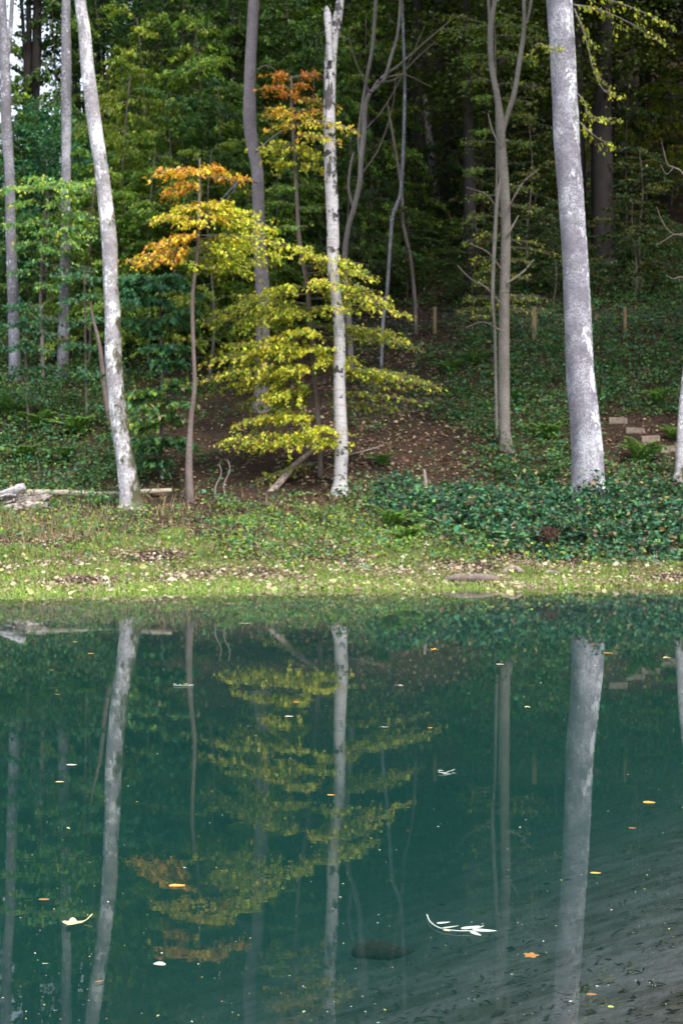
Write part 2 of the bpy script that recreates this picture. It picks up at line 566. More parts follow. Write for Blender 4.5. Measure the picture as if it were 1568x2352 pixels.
# ------------------------------------------------------------------ foliage builders
def spray(mb, p0, p1, width, n, size, cols, wts, sag=.10, twig_mat=1, leaf_m=0, flat=.36, rb=.012, vj=.22):
    """an arching branch with loose alternate side twigs, each a string of leaves that droops at its end; some twigs are bare or missing"""
    p0 = np.asarray(p0, float)
    p1 = np.asarray(p1, float)
    d = p1 - p0
    Ld = np.linalg.norm(d)
    up = np.array([0, 0, 1.])
    mid = (p0 + p1) / 2 + up * Ld * sag
    fw = d / (Ld + 1e-9)
    sd = np.cross(fw, up)
    sd /= np.linalg.norm(sd) + 1e-9
    K = max(6, int(Ld * 6.5))
    tk = np.clip((np.arange(K) + N.uniform(0, 1, K)) / K * .86 + .14, .1, 1)
    keep = N.random(K) > .16
    sgn = np.where(np.arange(K) % 2 == 0, -1., 1.)
    ln = np.sin(np.clip(tk * .86 + .09, 0, 1) * np.pi) ** .7 * width * N.uniform(.45, 1.45, K) * keep + .06
    B = ((1 - tk) ** 2)[:, None] * p0 + (2 * tk * (1 - tk))[:, None] * mid + (tk ** 2)[:, None] * p1
    dirs = fw * N.uniform(.5, 1.1, K)[:, None] + sd * (sgn * N.uniform(.45, 1.0, K))[:, None] + up * N.normal(-.02, vj, K)[:, None]
    dirs /= np.linalg.norm(dirs, axis=1)[:, None]
    droop = N.uniform(.10, .42, K)
    pr = ln / ln.sum()
    k = N.choice(K, n, p=pr)
    l = N.random(n) ** .8
    pos = B[k] + dirs[k] * (l * ln[k])[:, None] - up * (l ** 2 * ln[k] * droop[k])[:, None]
    pos = pos + N.normal(0, .04, (n, 3)) * np.array([1, 1, .9])
    ax = dirs[k] * .7 - up * (.30 + .55 * N.random(n))[:, None] + N.normal(0, .5, (n, 3))
    nr = up + N.normal(0, flat, (n, 3))
    L = size * np.exp(N.normal(0, .28, n))
    tone = np.exp(N.normal(0, .16, K))[k][:, None]
    leaf_block(mb, pos, ax, nr, L, L * .62, np.clip(pal(n, cols, wts) * tone, .004, .8), leaf_m)
    if twig_mat is not None:
        q = np.linspace(0, 1, 5)[:, None]
        bp_ = (1 - q) ** 2 * p0 + 2 * q * (1 - q) * mid + q ** 2 * p1
        tube(mb, bp_, np.linspace(rb, rb * .3, 5), 5, 2, twig_mat, 0, False)
        for j_ in range(0, K, 2):
            tube(mb, [B[j_], B[j_] + dirs[j_] * ln[j_] * .5 - up * ln[j_] * droop[j_] * .25, B[j_] + dirs[j_] * ln[j_] - up * ln[j_] * droop[j_]], [rb * .4, rb * .3, rb * .15], 3, 2, twig_mat, 0, False)


def clump_crown(mb, cen, rad, nclump, per, size, cols, wts, spread=.55, flat=.6):
    """leaf clumps through an ellipsoid, with gaps between them"""
    cen = np.asarray(cen, float)
    rad = np.asarray(rad, float)
    d = rand_dirs(nclump) * (N.random((nclump, 1)) ** .38)
    cc = cen + d * rad
    n = nclump * per
    k = np.repeat(np.arange(nclump), per)
    sc = (.6 + .8 * N.random(nclump))[k][:, None]
    off = N.normal(0, 1, (n, 3)) * np.array([spread, spread, spread * .42]) * sc
    off[:, 2] -= .12 * (off[:, 0] ** 2 + off[:, 1] ** 2) / spread
    pos = cc[k] + off
    nr = np.array([0, 0, 1.]) + N.normal(0, flat, (n, 3))
    ax = rand_dirs(n) * np.array([1, 1, .4]) + np.array([0, 0, -.25])
    L = size * np.exp(N.normal(0, .25, n))
    c = pal(n, cols, wts) * (1 + N.normal(0, .14, nclump))[k][:, None]
    leaf_block(mb, pos, ax, nr, L, L * .65, np.clip(c, .004, .8), 0)
    return cc


def trunk_path(pts, D, dd=0.0):
    """rows (column, row, width in picture units) from the base up -> world points and radii; dd leans it away per metre of height"""
    out, rad = [], []
    z0 = None
    for (x, y, wd) in pts:
        z = CAMZ + D * (HZ - y) / FPX
        if z0 is None: z0 = z
        Dk = D + dd * (z - z0)
        out.append(P(x, y, Dk))
        rad.append(wd / 2 * Dk / FPX)
    out = np.array(out)
    rad = np.array(rad)
    return out, rad


# crown that hangs above the picture; several trees share its mesh
def canopy_mesh(cols, wts, seed):
    m = MB()
    cc = clump_crown(m, (0, 0, 5.5), (4.2, 4.2, 4.4), 170, 75, .17, cols, wts, .62)
    for c in cc[:26]:
        tube(m, [(0, 0, 0), c * np.array([.35, .35, .6]), c], [.10, .06, .02], 6, 4, 1, 0, False)
    return m.mesh('crown', [M['leaf'], M['bark_brown']])


CANOPY = [canopy_mesh(G_MID, [3, 3, 3, 1], 1), canopy_mesh(G_DEEP, [3, 3, 2, 2], 2)]


def tree(name, label, pts, D, bark, limbs=(), crown=0, extra_h=5.0, sides=14, group=None, dd=0.0, cat='tree', flare=True, cs=1.0):
    """a tree whose trunk follows picture rows; limbs are (rows, bark) lists; crown is one of the shared crowns or None"""
    wp, wr = trunk_path(pts, D, dd)
    base = wp[0].copy()
    # root it a little into the ground
    g = float(zg(base[0], base[1]))
    foot = base.copy()
    foot[2] = min(g, base[2]) - .25
    if flare:
        dn = (wp[1] - wp[0]) / np.linalg.norm(wp[1] - wp[0])
        wp = np.vstack([foot, base + dn * .02, base + dn * .14, base + dn * .40, wp[1:]])
        wr = np.concatenate([[wr[0] * 1.9], [wr[0] * 1.42], [wr[0] * 1.18], [wr[0] * 1.03], wr[1:]])
    else:
        wp = np.vstack([foot, wp])
        wr = np.concatenate([[wr[0]], wr])
    org = np.array([base[0], base[1], g])
    root = empty(name, org, label, cat, group)
    if crown is not None:
        tip = wp[-1]
        dirv = (wp[-1] - wp[-2])
        dirv = dirv / np.linalg.norm(dirv)
        dirv = dirv * .5 + np.array([0, 0, .5])
        top = tip + dirv * extra_h
        wp = np.vstack([wp, tip + dirv * extra_h * .5, top])
        wr = np.concatenate([wr, [wr[-1] * .8, wr[-1] * .45]])
    m = MB()
    tube(m, wp, wr, sides, 7, 0, .025, True, R.random() * 9)
    m.build('trunk', M[bark], root, org)
    for lm in limbs:
        lp, lr = trunk_path(lm[0], D + (lm[2] if len(lm) > 2 else 0), dd)
        m = MB()
        tube(m, lp, lr, 9, 6, 0, .02, True, R.random() * 9)
        m.build('limb', M[lm[1]], root, org)
    if crown is not None:
        o = bpy.data.objects.new('crown', CANOPY[crown])
        C.objects.link(o)
        o.parent = root
        o.location = tuple(top - org - np.array([0, 0, 1.0]))
        o.rotation_euler = (0, 0, R.random() * 6)
        o.scale = (cs, cs, cs)
    return root, org


# ------------------------------------------------------------------ the trunks the photograph shows
tree('ash_tree', 'pale leaning trunk with mossy foot, standing in front of the fallen log',
     [(304, 1164, 48), (290, 1068, 43), (275, 969, 39), (262, 837, 39), (259, 722, 36), (255, 659, 34), (250, 544, 36), (234, 395, 32), (217, 280, 33), (203, 165, 31), (194, 66, 28), (184, -10, 26)],
     hit(304, 1164), 'bark_pale', crown=0, cs=.6)
tree('ash_tree', 'thickest trunk, lavender grey with white lichen patches down its right side',
     [(1350, 1138, 74), (1347, 1018, 71), (1331, 854, 64), (1324, 689, 61), (1315, 527, 58), (1301, 330, 59), (1294, 165, 58), (1284, 0, 59), (1276, -60, 56)],
     hit(1350, 1150), 'bark_lavender', crown=0, sides=20, cs=1.6,
     limbs=[([(1296, 60, 34), (1300, -30, 30), (1312, -160, 22), (1330, -300, 14)], 'bark_lavender')])
D_b = hit(780, 1130)
ash, a_org = bpy.data.objects['ash_tree.001'], np.array(bpy.data.objects['ash_tree.001'].location)
D_a = hit(1350, 1150)
HANG = [([(1318, 20), (1338, 70), (1350, 110), (1362, 160), (1384, 205), (1412, 225)], .5), ([(1326, 215), (1342, 235), (1348, 262), (1375, 275), (1414, 270)], .4),
        ([(1330, 280), (1350, 300), (1380, 322), (1405, 327)], .3), ([(1312, 10), (1370, 20), (1440, 50), (1510, 95)], .8), ([(1312, -20), (1400, 0), (1480, 30), (1530, 60)], .7), ([(1290, 120), (1262, 110), (1235, 100), (1215, 118)], .4)]
birch, b_org = tree('birch_tree', 'white birch trunk with black scars and a broken off side stem at the top',
     [(781, 1127, 30), (784, 1019, 31), (779, 887, 27), (779, 755, 26), (766, 627, 27), (764, 495, 29), (758, 363, 28), (756, 231, 27), (761, 110, 27), (773, 50, 22), (781, 0, 18), (786, -60, 16)],
     D_b, 'birch', crown=1, cs=.7)
for pts_, wd_ in HANG:
    m = MB()
    q_ = np.array([P(a, b_, D_a - .4 - .02 * k_) for k_, (a, b_) in enumerate(pts_)])
    tube(m, q_, np.linspace(.019, .006, len(q_)), 6, 5, 1, .04, False)
    for k_ in range(1, len(q_)):
        spray(m, q_[k_ - 1], q_[k_] + np.array([.1, R.uniform(-.5, .5), -.15]), wd_ * .55, int(70 * wd_), .085, G_OLIVE + YEL[:3], [2, 3, 1, 3, 2, 1, 1], .05, 1, 0, .5, .006)
    m.build('branch', [M['leaf'], M['bark_olive']], ash, a_org)
m = MB()
lp, lr = trunk_path([(758, 140, 14), (755, 90, 15), (753, 50, 16), (752, 30, 15), (749, 14, 6)], D_b - .2)
tube(m, lp, lr, 9, 5, 0, .14)
tag(m.build('broken_stem', M['birch'], birch, b_org), 'splintered pinkish stub of a broken stem')
tree('beech_tree', 'smooth pinkish grey trunk with a bend, behind the orange and yellow saplings',
     [(599, 930, 34), (602, 850, 33), (604, 690, 31), (601, 627, 32), (594, 495, 28), (591, 395, 28), (579, 330, 29), (573, 264, 30), (576, 132, 26), (584, 0, 26), (588, -70, 24)],
     hit(599, 935), 'bark_pink', crown=1, cs=.7,
     limbs=[([(592, 420, 5), (560, 410, 4), (535, 430, 4), (505, 462, 3), (488, 474, 2)], 'bark_grey', -.4),
            ([(545, 420, 3), (530, 450, 3), (500, 470, 2)], 'bark_grey', -.4),
            ([(585, 350, 4), (620, 320, 4), (650, 300, 3), (690, 290, 2)], 'bark_brown', -.3),
            ([(620, 320, 3), (640, 345, 3), (665, 330, 2)], 'bark_brown', -.3),
            ([(576, 180, 4), (610, 150, 3), (650, 175, 2)], 'bark_brown', -.3)])
tree('oak_tree', 'grey forked trunk at the left edge of the picture among hazel leaves',
     [(36, 862, 27), (32, 722, 26), (31, 676, 26), (26, 560, 24), (22, 395, 23), (16, 297, 25), (13, 165, 24), (8, 60, 20), (4, -40, 17)],
     hit(36, 866), 'bark_grey', crown=0, cs=.7, limbs=[([(14, 150, 12), (22, 100, 11), (27, 30, 10), (32, -60, 9)], 'bark_grey')])
tree('oak_tree', 'straight grey trunk flecked with white lichen, just left of the pale leaning trunk',
     [(145, 858, 27), (148, 722, 26), (149, 660, 25), (152, 428, 22), (153, 297, 23), (153, 165, 24), (152, 50, 21), (152, -40, 19)],
     hit(145, 862), 'bark_grey', crown=0, cs=.7)
tree('oak_tree', 'dark double stemmed trunk against the bright sky gap',
     [(74, 640, 36), (73, 500, 34), (72, 395, 33), (72, 330, 32), (80, 240, 22), (85, 120, 22), (87, 0, 20), (88, -60, 18)],
     hit(74, 640), 'bark_dark', crown=1,
     limbs=[([(66, 340, 18), (60, 240, 17), (67, 120, 14), (66, 0, 12), (66, -60, 11)], 'bark_dark'), ([(63, 230, 10), (57, 120, 9), (50, 0, 8), (46, -60, 7)], 'bark_dark')])
tree('ash_tree', 'slim two stemmed trunk forking high up, left of the thickest trunk',
     [(1162, 1028, 26), (1158, 986, 26), (1157, 854, 26), (1157, 689, 24), (1158, 659, 24), (1161, 527, 22), (1157, 428, 24), (1151, 330, 21), (1148, 280, 20), (1143, 231, 15), (1128, 148, 13), (1126, 66, 14), (1136, 0, 11), (1142, -60, 9)],
     hit(1162, 1034), 'bark_olive', crown=1, cs=1.3,
     limbs=[([(1154, 300, 14), (1163, 268, 13), (1180, 214, 13), (1191, 148, 12), (1201, 82, 11), (1203, 40, 9), (1201, -40, 8)], 'bark_olive'),
            ([(1205, 58, 7), (1214, 30, 7), (1223, -30, 6)], 'bark_olive'),
            ([(1126, 70, 8), (1121, 0, 7), (1118, -60, 6)], 'bark_olive'),
            ([(1150, 410, 7), (1142, 450, 9), (1137, 520, 9), (1133, 600, 9), (1130, 690, 7), (1134, 740, 4)], 'bark_olive', -.35),
            ([(1164, 650, 5), (1180, 640, 5), (1203, 622, 4), (1225, 596, 3)], 'bark_olive', -.2),
            ([(1164, 540, 5), (1176, 520, 5), (1190, 495, 3)], 'bark_olive', -.2),
            ([(1150, 340, 4), (1130, 300, 4), (1120, 260, 2)], 'bark_olive', -.2),
            ([(1152, 700, 4), (1115, 660, 4), (1080, 640, 3), (1050, 610, 2)], 'bark_brown', -.3),
            ([(1152, 620, 4), (1120, 580, 4), (1078, 560, 2)], 'bark_brown', -.3),
            ([(1150, 500, 4), (1120, 450, 3), (1070, 430, 2)], 'bark_brown', -.3),
            ([(1165, 480, 4), (1200, 420, 3), (1235, 390, 2)], 'bark_brown', -.3),
            ([(1150, 760, 4), (1110, 740, 3), (1070, 752, 2)], 'bark_brown', -.3)])
tree('ash_tree', 'crooked multi stemmed trunk right behind the white birch',
     [(807, 856, 15), (803, 780, 14), (800, 722, 14), (793, 640, 13), (792, 577, 13), (800, 520, 12), (812, 480, 12), (826, 420, 12), (829, 370, 12), (836, 300, 12), (837, 255, 12), (848, 215, 9), (880, 185, 8), (898, 130, 8), (914, 70, 7), (920, -30, 6)],
     hit(807, 858), 'bark_olive', crown=1, cs=.7, sides=10,
     limbs=[([(830, 380, 8), (824, 330, 8), (828, 270, 8), (842, 180, 8), (856, 100, 9), (863, 0, 9), (866, -50, 8)], 'bark_olive', .1),
            ([(842, 235, 6), (868, 185, 6), (915, 150, 5), (960, 110, 4), (1030, 50, 3)], 'bark_olive', .1),
            ([(812, 480, 7), (800, 430, 6), (805, 380, 6), (812, 350, 5)], 'bark_olive', .1),
            ([(868, 190, 4), (910, 180, 3), (960, 130, 3), (1000, 95, 2)], 'bark_brown', .0),
            ([(836, 300, 3), (880, 250, 3), (930, 160, 2), (975, 60, 2)], 'bark_brown', .0),
            ([(830, 400, 4), (870, 340, 3), (900, 250, 2), (908, 180, 2)], 'bark_brown', .0),
            ([(880, 180, 3), (930, 172, 3), (990, 200, 2)], 'bark_brown', .0),
            ([(848, 210, 3), (820, 150, 3), (800, 80, 2)], 'bark_brown', .0)])
tree('ash_sapling', 'thin bent whip of a tree in the dark gap right of the birch',
     [(875, 850, 8), (880, 732, 8), (888, 676, 8), (896, 560, 8), (902, 495, 9), (919, 445, 8), (925, 363, 8), (929, 198, 7), (925, 60, 6), (922, -30, 5)],
     hit(875, 852), 'bark_grey', crown=None, sides=8, flare=False)
tree('ash_sapling', 'thin dark leaning stem whose foot is near the first fence post',
     [(955, 766, 9), (952, 690, 9), (942, 594, 8), (925, 511, 8), (922, 440, 7), (905, 330, 6), (890, 240, 4)],
     hit(955, 768), 'bark_brown', crown=None, sides=8, flare=False)
tree('beech_tree', 'pale broken trunk leaning in the dark wood, above the first fence post',
     [(1008, 503, 10), (1000, 440, 16), (990, 363, 17), (984, 310, 16), (979, 255, 15), (976, 225, 6)],
     hit(1000, 520), 'bark_pink', crown=None, sides=10, flare=False)
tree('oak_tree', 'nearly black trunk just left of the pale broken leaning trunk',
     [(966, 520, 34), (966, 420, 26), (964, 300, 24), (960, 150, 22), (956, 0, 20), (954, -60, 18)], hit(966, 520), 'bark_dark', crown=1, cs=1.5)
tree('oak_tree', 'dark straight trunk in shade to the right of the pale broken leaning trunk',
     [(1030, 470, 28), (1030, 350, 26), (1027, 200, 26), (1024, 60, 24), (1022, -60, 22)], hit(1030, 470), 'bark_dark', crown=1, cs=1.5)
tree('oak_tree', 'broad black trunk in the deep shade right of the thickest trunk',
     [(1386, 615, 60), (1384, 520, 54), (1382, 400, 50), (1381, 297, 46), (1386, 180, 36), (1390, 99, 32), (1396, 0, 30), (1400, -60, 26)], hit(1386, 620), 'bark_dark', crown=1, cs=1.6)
tree('oak_tree', 'narrow dim trunk showing just beside the thickest trunk',
     [(1350, 480, 22), (1347, 400, 20), (1343, 300, 18), (1340, 120, 17), (1338, -40, 15)], hit(1350, 480), 'bark_brown', crown=None)
tree('beech_tree', 'greyish upright trunk high on the slope, only its upper part showing',
     [(462, 420, 24), (460, 300, 22), (457, 165, 20), (453, 60, 19), (450, -60, 17)], hit(462, 430), 'bark_grey', crown=1)
tree('oak_tree', 'brown dead stem leaning behind the pale mossy footed trunk',
     [(257, 990, 14), (244, 920, 12), (236, 850, 11), (228, 788, 9), (214, 730, 6), (208, 690, 3)], hit(257, 990), 'bark_brown', crown=None, flare=False)

# right edge: trunk leaning out of the picture with bare branches reaching back in
D_r = hit(1556, 1100)
er, eo = tree('ash_tree', 'pale trunk cut by the right edge, bare branches reaching in',
     [(1560, 1100, 24), (1564, 1010, 23), (1570, 920, 22), (1584, 800, 22), (1600, 650, 21), (1612, 450, 20), (1620, 250, 18), (1626, -40, 15)], D_r, 'bark_pale', crown=0, cs=1.5,
     limbs=[([(1610, 470, 5.6), (1568, 400, 3.7), (1548, 385, 3.1), (1532, 378, 2.5), (1524, 350, 1.9), (1518, 326, 1.2)], 'bark_brown', -.4),
            ([(1603, 640, 5.6), (1575, 545, 3.7), (1550, 540, 2.5), (1530, 525, 2.5), (1516, 500, 1.9), (1507, 475, 1.2)], 'bark_brown', -.4),
            ([(1575, 545, 2.5), (1550, 538, 2.5), (1525, 552, 1.9), (1505, 564, 1.2)], 'bark_brown', -.45),
            ([(1596, 700, 3.7), (1570, 640, 3.1), (1545, 640, 2.5), (1528, 632, 1.9)], 'bark_brown', -.4),
            ([(1545, 385, 1.9), (1530, 400, 1.9), (1515, 378, 1.2)], 'bark_brown', -.42)])


# ------------------------------------------------------------------ saplings with traced tiers of leaves
def traced_sapling(name, label, stem, D, tiers, bark, size, cat='sapling', tint=None):
    wp, wr = trunk_path(stem, D)
    org = wp[0].copy()
    org[2] = float(zg(org[0], org[1]))
    root = empty(name, org, label, cat)
    m = MB()
    foot = wp[0].copy()
    foot[2] = org[2] - .1
    tube(m, np.vstack([foot, wp]), np.concatenate([[wr[0] * 1.1], wr]), 9, 6, 0, .03, True, 3)
    m.build('trunk', M[bark], root, org)
    sy = np.array([s[1] for s in stem], float)[::-1]
    sx = np.array([s[0] for s in stem], float)[::-1]
    m = MB()
    for (x, y, fwd, wd, n, cols, wts) in tiers:
        dx = abs(x - np.interp(y, sy, sx))
        y0 = min(max(y - .12 * dx + 6, sy[0] + 4), sy[-1] - 6)
        x0 = np.interp(y0, sy, sx)
        p0 = P(x0, y0, D)
        for k in range(3):
            f = fwd + R.uniform(-.7, .7)
            tip = P(x + R.uniform(-14, 14), y + R.uniform(-6, 6), D - f)
            spray(m, p0, tip, wd * R.uniform(.7, 1.3), int(n * .31), size, cols, wts, R.uniform(.05, .13), vj=.11, flat=.30)
    m.build('crown', [M['leaf'], M['twig']], root, org)
    return root


W5 = [3, 3, 2, 2, 1]
GY = G_OLIVE + YEL[:2]
WGY = [3, 3, 2, 2, 2, 1]
D_s = D_b + 1.0
T = []
for (x, y) in ((610, 205), (640, 178), (738, 172), (705, 195), (660, 215)):
    T.append((x, y, .0, .45, 130, RED + ORA[:2], [4, 3, 2, 2, 2, 1]))
for (x, y) in ((625, 250), (745, 235), (640, 262), (755, 262), (690, 268), (650, 290)):
    T.append((x, y, .2, .45, 140, ORA + YEL[:2] + YEL[4:], [2, 3, 1, 3, .3, 1, 2, 2]))
for (x, y) in ((818, 300), (785, 292), (760, 320)):
    T.append((x, y, 1.9, .40, 160, ORA[:2] + YEL, [2, 2, 3, 3, 2, 1, 2]))
for (x, y) in ((592, 338), (630, 345), (748, 360), (735, 385), (640, 378), (690, 345)):
    T.append((x, y, .3, .5, 190, YEL, W5))
for (x, y) in ((650, 430), (725, 425), (640, 470), (735, 480), (655, 520)):
    T.append((x, y, .0, .5, 130, G_MID, [3, 2, 3, 1]))
for (x, y) in ((695, 580), (860, 642), (820, 605), (745, 595), (840, 625)):
    T.append((x, y, 1.7, .42, 230, YEL, W5))
for (x, y) in ((945, 728), (890, 690), (765, 655), (795, 715), (850, 670), (905, 705)):
    T.append((x, y, 1.6, .48, 260, YEL, W5))
for (x, y) in ((465, 742), (545, 690), (600, 715), (515, 715), (640, 665), (660, 720), (580, 740)):
    T.append((x, y, .6, .8, 430, GY + YEL[:1], WGY + [2]))
for (x, y) in ((465, 875), (480, 830), (560, 875), (600, 800), (525, 795), (770, 822), (650, 850), (720, 800), (620, 905), (700, 765)):
    T.append((x, y, .9, .85, 560, YEL, W5))
for (x, y) in ((495, 900), (560, 930), (640, 930), (530, 850), (690, 900)):
    T.append((x, y, .0, .8, 330, G_OLIVE, [3, 2, 3, 1]))
for (x, y) in ((500, 1022), (545, 975), (600, 960), (625, 1020), (765, 1020), (758, 985), (690, 1000), (650, 965), (560, 1030)):
    T.append((x, y, .9, .65, 430, YEL, W5))
for (x, y) in ((968, 802), (905, 770), (860, 762), (930, 785)):
    T.append((x, y, .2, .5, 240, GY, WGY))
for (x, y) in ((1005, 888), (945, 868), (880, 860), (980, 880)):
    T.append((x, y, .5, .6, 300, GY, WGY))
for (x, y) in ((908, 945), (865, 915), (985, 930)):
    T.append((x, y, .3, .35, 150, GY, WGY))
for (x, y) in ((575, 1120), (610, 1105), (540, 1130)):
    T.append((x, y, .4, .5, 110, G_OLIVE + ORA[:1], [3, 2, 3, 1, 1]))
traced_sapling('beech_sapling', 'yellow green beech sapling in wide tiers around the birch, its tip orange red',
               [(735, 1066, 12), (731, 986, 12), (720, 837, 12), (711, 732, 11), (705, 652, 11), (688, 560, 10), (682, 461, 9), (675, 330, 8), (670, 250, 7), (669, 174, 4)],
               D_s, T, 'bark_brown', .092)

T = []
for (x, y) in ((362, 398), (392, 400), (430, 392), (500, 385), (552, 415), (380, 440), (410, 425), (475, 392)):
    T.append((x, y, .2, .42, 130, ORA + YEL[1:2] + YEL[4:], [4, 3, 3, 2, 1, 1, 2]))
for (x, y) in ((365, 505), (400, 480), (470, 470), (440, 510), (500, 470), (520, 500)):
    T.append((x, y, .3, .5, 190, ORA[:2] + YEL, [2, 3, 3, 3, 2, 1, 2]))
for (x, y) in ((292, 600), (330, 588), (345, 560), (400, 545), (375, 575), (310, 612)):
    T.append((x, y, .4, .45, 170, ORA + YEL[4:] + YEL[:1], [3, 4, 2, 3, .4, 2, 1]))
for (x, y) in ((598, 492), (668, 560), (625, 520), (570, 500), (640, 585), (560, 555)):
    T.append((x, y, .1, .65, 280, YEL, W5))
for (x, y) in ((560, 620), (520, 600), (610, 605), (500, 560), (540, 580), (480, 610)):
    T.append((x, y, .0, .7, 260, GY, WGY))
traced_sapling('beech_sapling', 'orange leaved sapling with a thin crooked brown stem',
               [(437, 1150, 20), (434, 1068, 17), (438, 969, 12), (447, 887, 10), (444, 788, 9), (442, 689, 9), (452, 600, 8), (456, 544, 8), (458, 450, 7), (459, 363, 4)],
               hit(437, 1152), T, 'bark_brown', .095)

# teal leaved sycamore bush between the pale trunk and the crooked sapling
T = []
for (x, y) in ((275, 650), (300, 640), (345, 655), (390, 640), (420, 660), (300, 690), (280, 670), (360, 690)):
    T.append((x, y, .8, .5, 270, G_TEAL, [3, 3, 2, 2]))
for (x, y) in ((330, 760), (400, 740), (310, 740), (420, 800), (350, 800), (440, 720), (390, 830)):
    T.append((x, y, .5, .55, 270, G_TEAL + G_DEEP[:2], [2, 3, 2, 2, 2, 2]))
for (x, y) in ((310, 905), (345, 900), (410, 880), (330, 940), (420, 930), (370, 960), (440, 890), (300, 980)):
    T.append((x, y, .5, .5, 260, G_MID + TAN[:1] + G_TEAL[:2], [2, 1, 2, 1, 1, 2, 2]))
for (x, y) in ((330, 1030), (380, 1010), (430, 1020), (350, 1060)):
    T.append((x, y, .5, .5, 250, G_TEAL + G_DEEP, [2, 2, 1, 2, 2, 2, 2, 1]))
traced_sapling('sycamore_sapling', 'teal leaved sycamore bush between the pale leaning trunk and the orange sapling',
               [(372, 1110, 8), (370, 1000, 7), (374, 880, 7), (371, 760, 6), (366, 640, 4)],
               hit(372, 1112) + .3, T, 'bark_brown', .15)

# layered hazel and a blue green bush at the left edge; trunks show through the gaps
HZL = [(.27, .50, .10), (.36, .56, .10), (.18, .42, .13), (.12, .32, .14), (.62, .60, .09)]
T = []
for (x, y) in ((10, 440), (40, 430), (70, 412), (110, 425), (150, 418), (190, 430), (215, 440), (30, 470), (170, 455), (130, 470)):
    T.append((x, y, .9, .55, 120, HZL, [3, 3, 2, 1, 2]))
for (x, y) in ((5, 520), (60, 510), (110, 530), (170, 520), (220, 500), (40, 560), (120, 575), (185, 560), (215, 545)):
    T.append((x, y, .8, .55, 110, HZL, [3, 2, 3, 2, 1]))
for (x, y) in ((15, 630), (70, 600), (120, 585), (175, 640), (100, 660), (215, 620)):
    T.append((x, y, .7, .5, 90, HZL + G_TEAL[:2], [1, 1, 2, 3, .3, 2, 2]))
traced_sapling('hazel_sapling', 'bright green hazel with yellow tips spreading in layers at the left edge',
               [(100, 895, 9), (98, 800, 9), (94, 700, 8), (97, 600, 7), (104, 500, 6), (110, 420, 4)], hit(100, 897), T, 'bark_brown', .115)
T = []
for (x, y) in ((10, 750), (45, 738), (90, 745), (120, 735), (20, 800), (70, 790), (110, 810), (0, 700), (130, 770), (60, 700)):
    T.append((x, y, .8, .5, 100, G_TEAL, [3, 3, 2, 2]))
for (x, y) in ((5, 860), (50, 850), (95, 870), (130, 850), (30, 900), (100, 920)):
    T.append((x, y, .6, .5, 90, G_TEAL + G_DEEP[:2], [2, 2, 1, 3, 2, 2]))
traced_sapling('hazel_sapling', 'blue green bush low at the left edge below the yellow tipped hazel',
               [(66, 985, 8), (64, 900, 7), (60, 800, 6), (62, 720, 4)], hit(66, 987), T, 'bark_brown', .12)
T = []
for (x, y) in ((160, 690), (205, 680), (180, 740), (225, 735), (165, 790), (215, 800), (190, 850), (230, 860), (175, 630), (215, 645)):
    T.append((x, y, .4, .45, 90, G_TEAL + G_MID[:1], [3, 3, 2, 2, 1]))
traced_sapling('hazel_sapling', 'slim blue green bush immediately left of the pale leaning trunk',
               [(200, 960, 7), (198, 860, 6), (196, 740, 5), (194, 620, 4)], hit(200, 962), T, 'bark_brown', .115)

# twiggy leaf sprays along the slim two stemmed trunk
T = []
for (x, y) in ((1060, 715), (1080, 730), (1110, 705), (1215, 600), (1240, 690), (1110, 620), (1080, 600), (1235, 560), (1250, 720), (1100, 540), (1060, 560), (1270, 580), (1090, 650), (1200, 690), (1050, 690), (1220, 640)):
    T.append((x, y, .8, .3, 72, G_OLIVE + YEL[:1], [3, 3, 2, 2, 1]))
for (x, y) in ((1060, 130), (1090, 90), (1100, 220), (1070, 60), (1230, 140), (1220, 60), (1100, 300), (1080, 390), (1220, 330)):
    T.append((x, y, .3, .45, 150, G_MID, [3, 3, 2, 2]))
for (x, y) in ((1010, 75), (1030, 40), (1075, 150), (1060, 190), (1190, 60), (1245, 90), (1240, 200), (1230, 270), (1210, 230), (1075, 330), (1090, 450), (1215, 430), (1230, 480), (1070, 500), (1180, 120), (1160, 40)):
    T.append((x, y, .2, .5, 120, G_OLIVE + G_MID[:2], [3, 3, 2, 1, 3, 2]))
traced_sapling('hazel_sapling', 'thin sapling with sparse yellow green leaves in front of the slim two stemmed trunk',
               [(1140, 1000, 8), (1138, 900, 7), (1136, 780, 7), (1133, 690, 6), (1135, 560, 6), (1140, 400, 5), (1138, 200, 4), (1136, 60, 3)],
               hit(1140, 1004), T, 'bark_olive', .075)


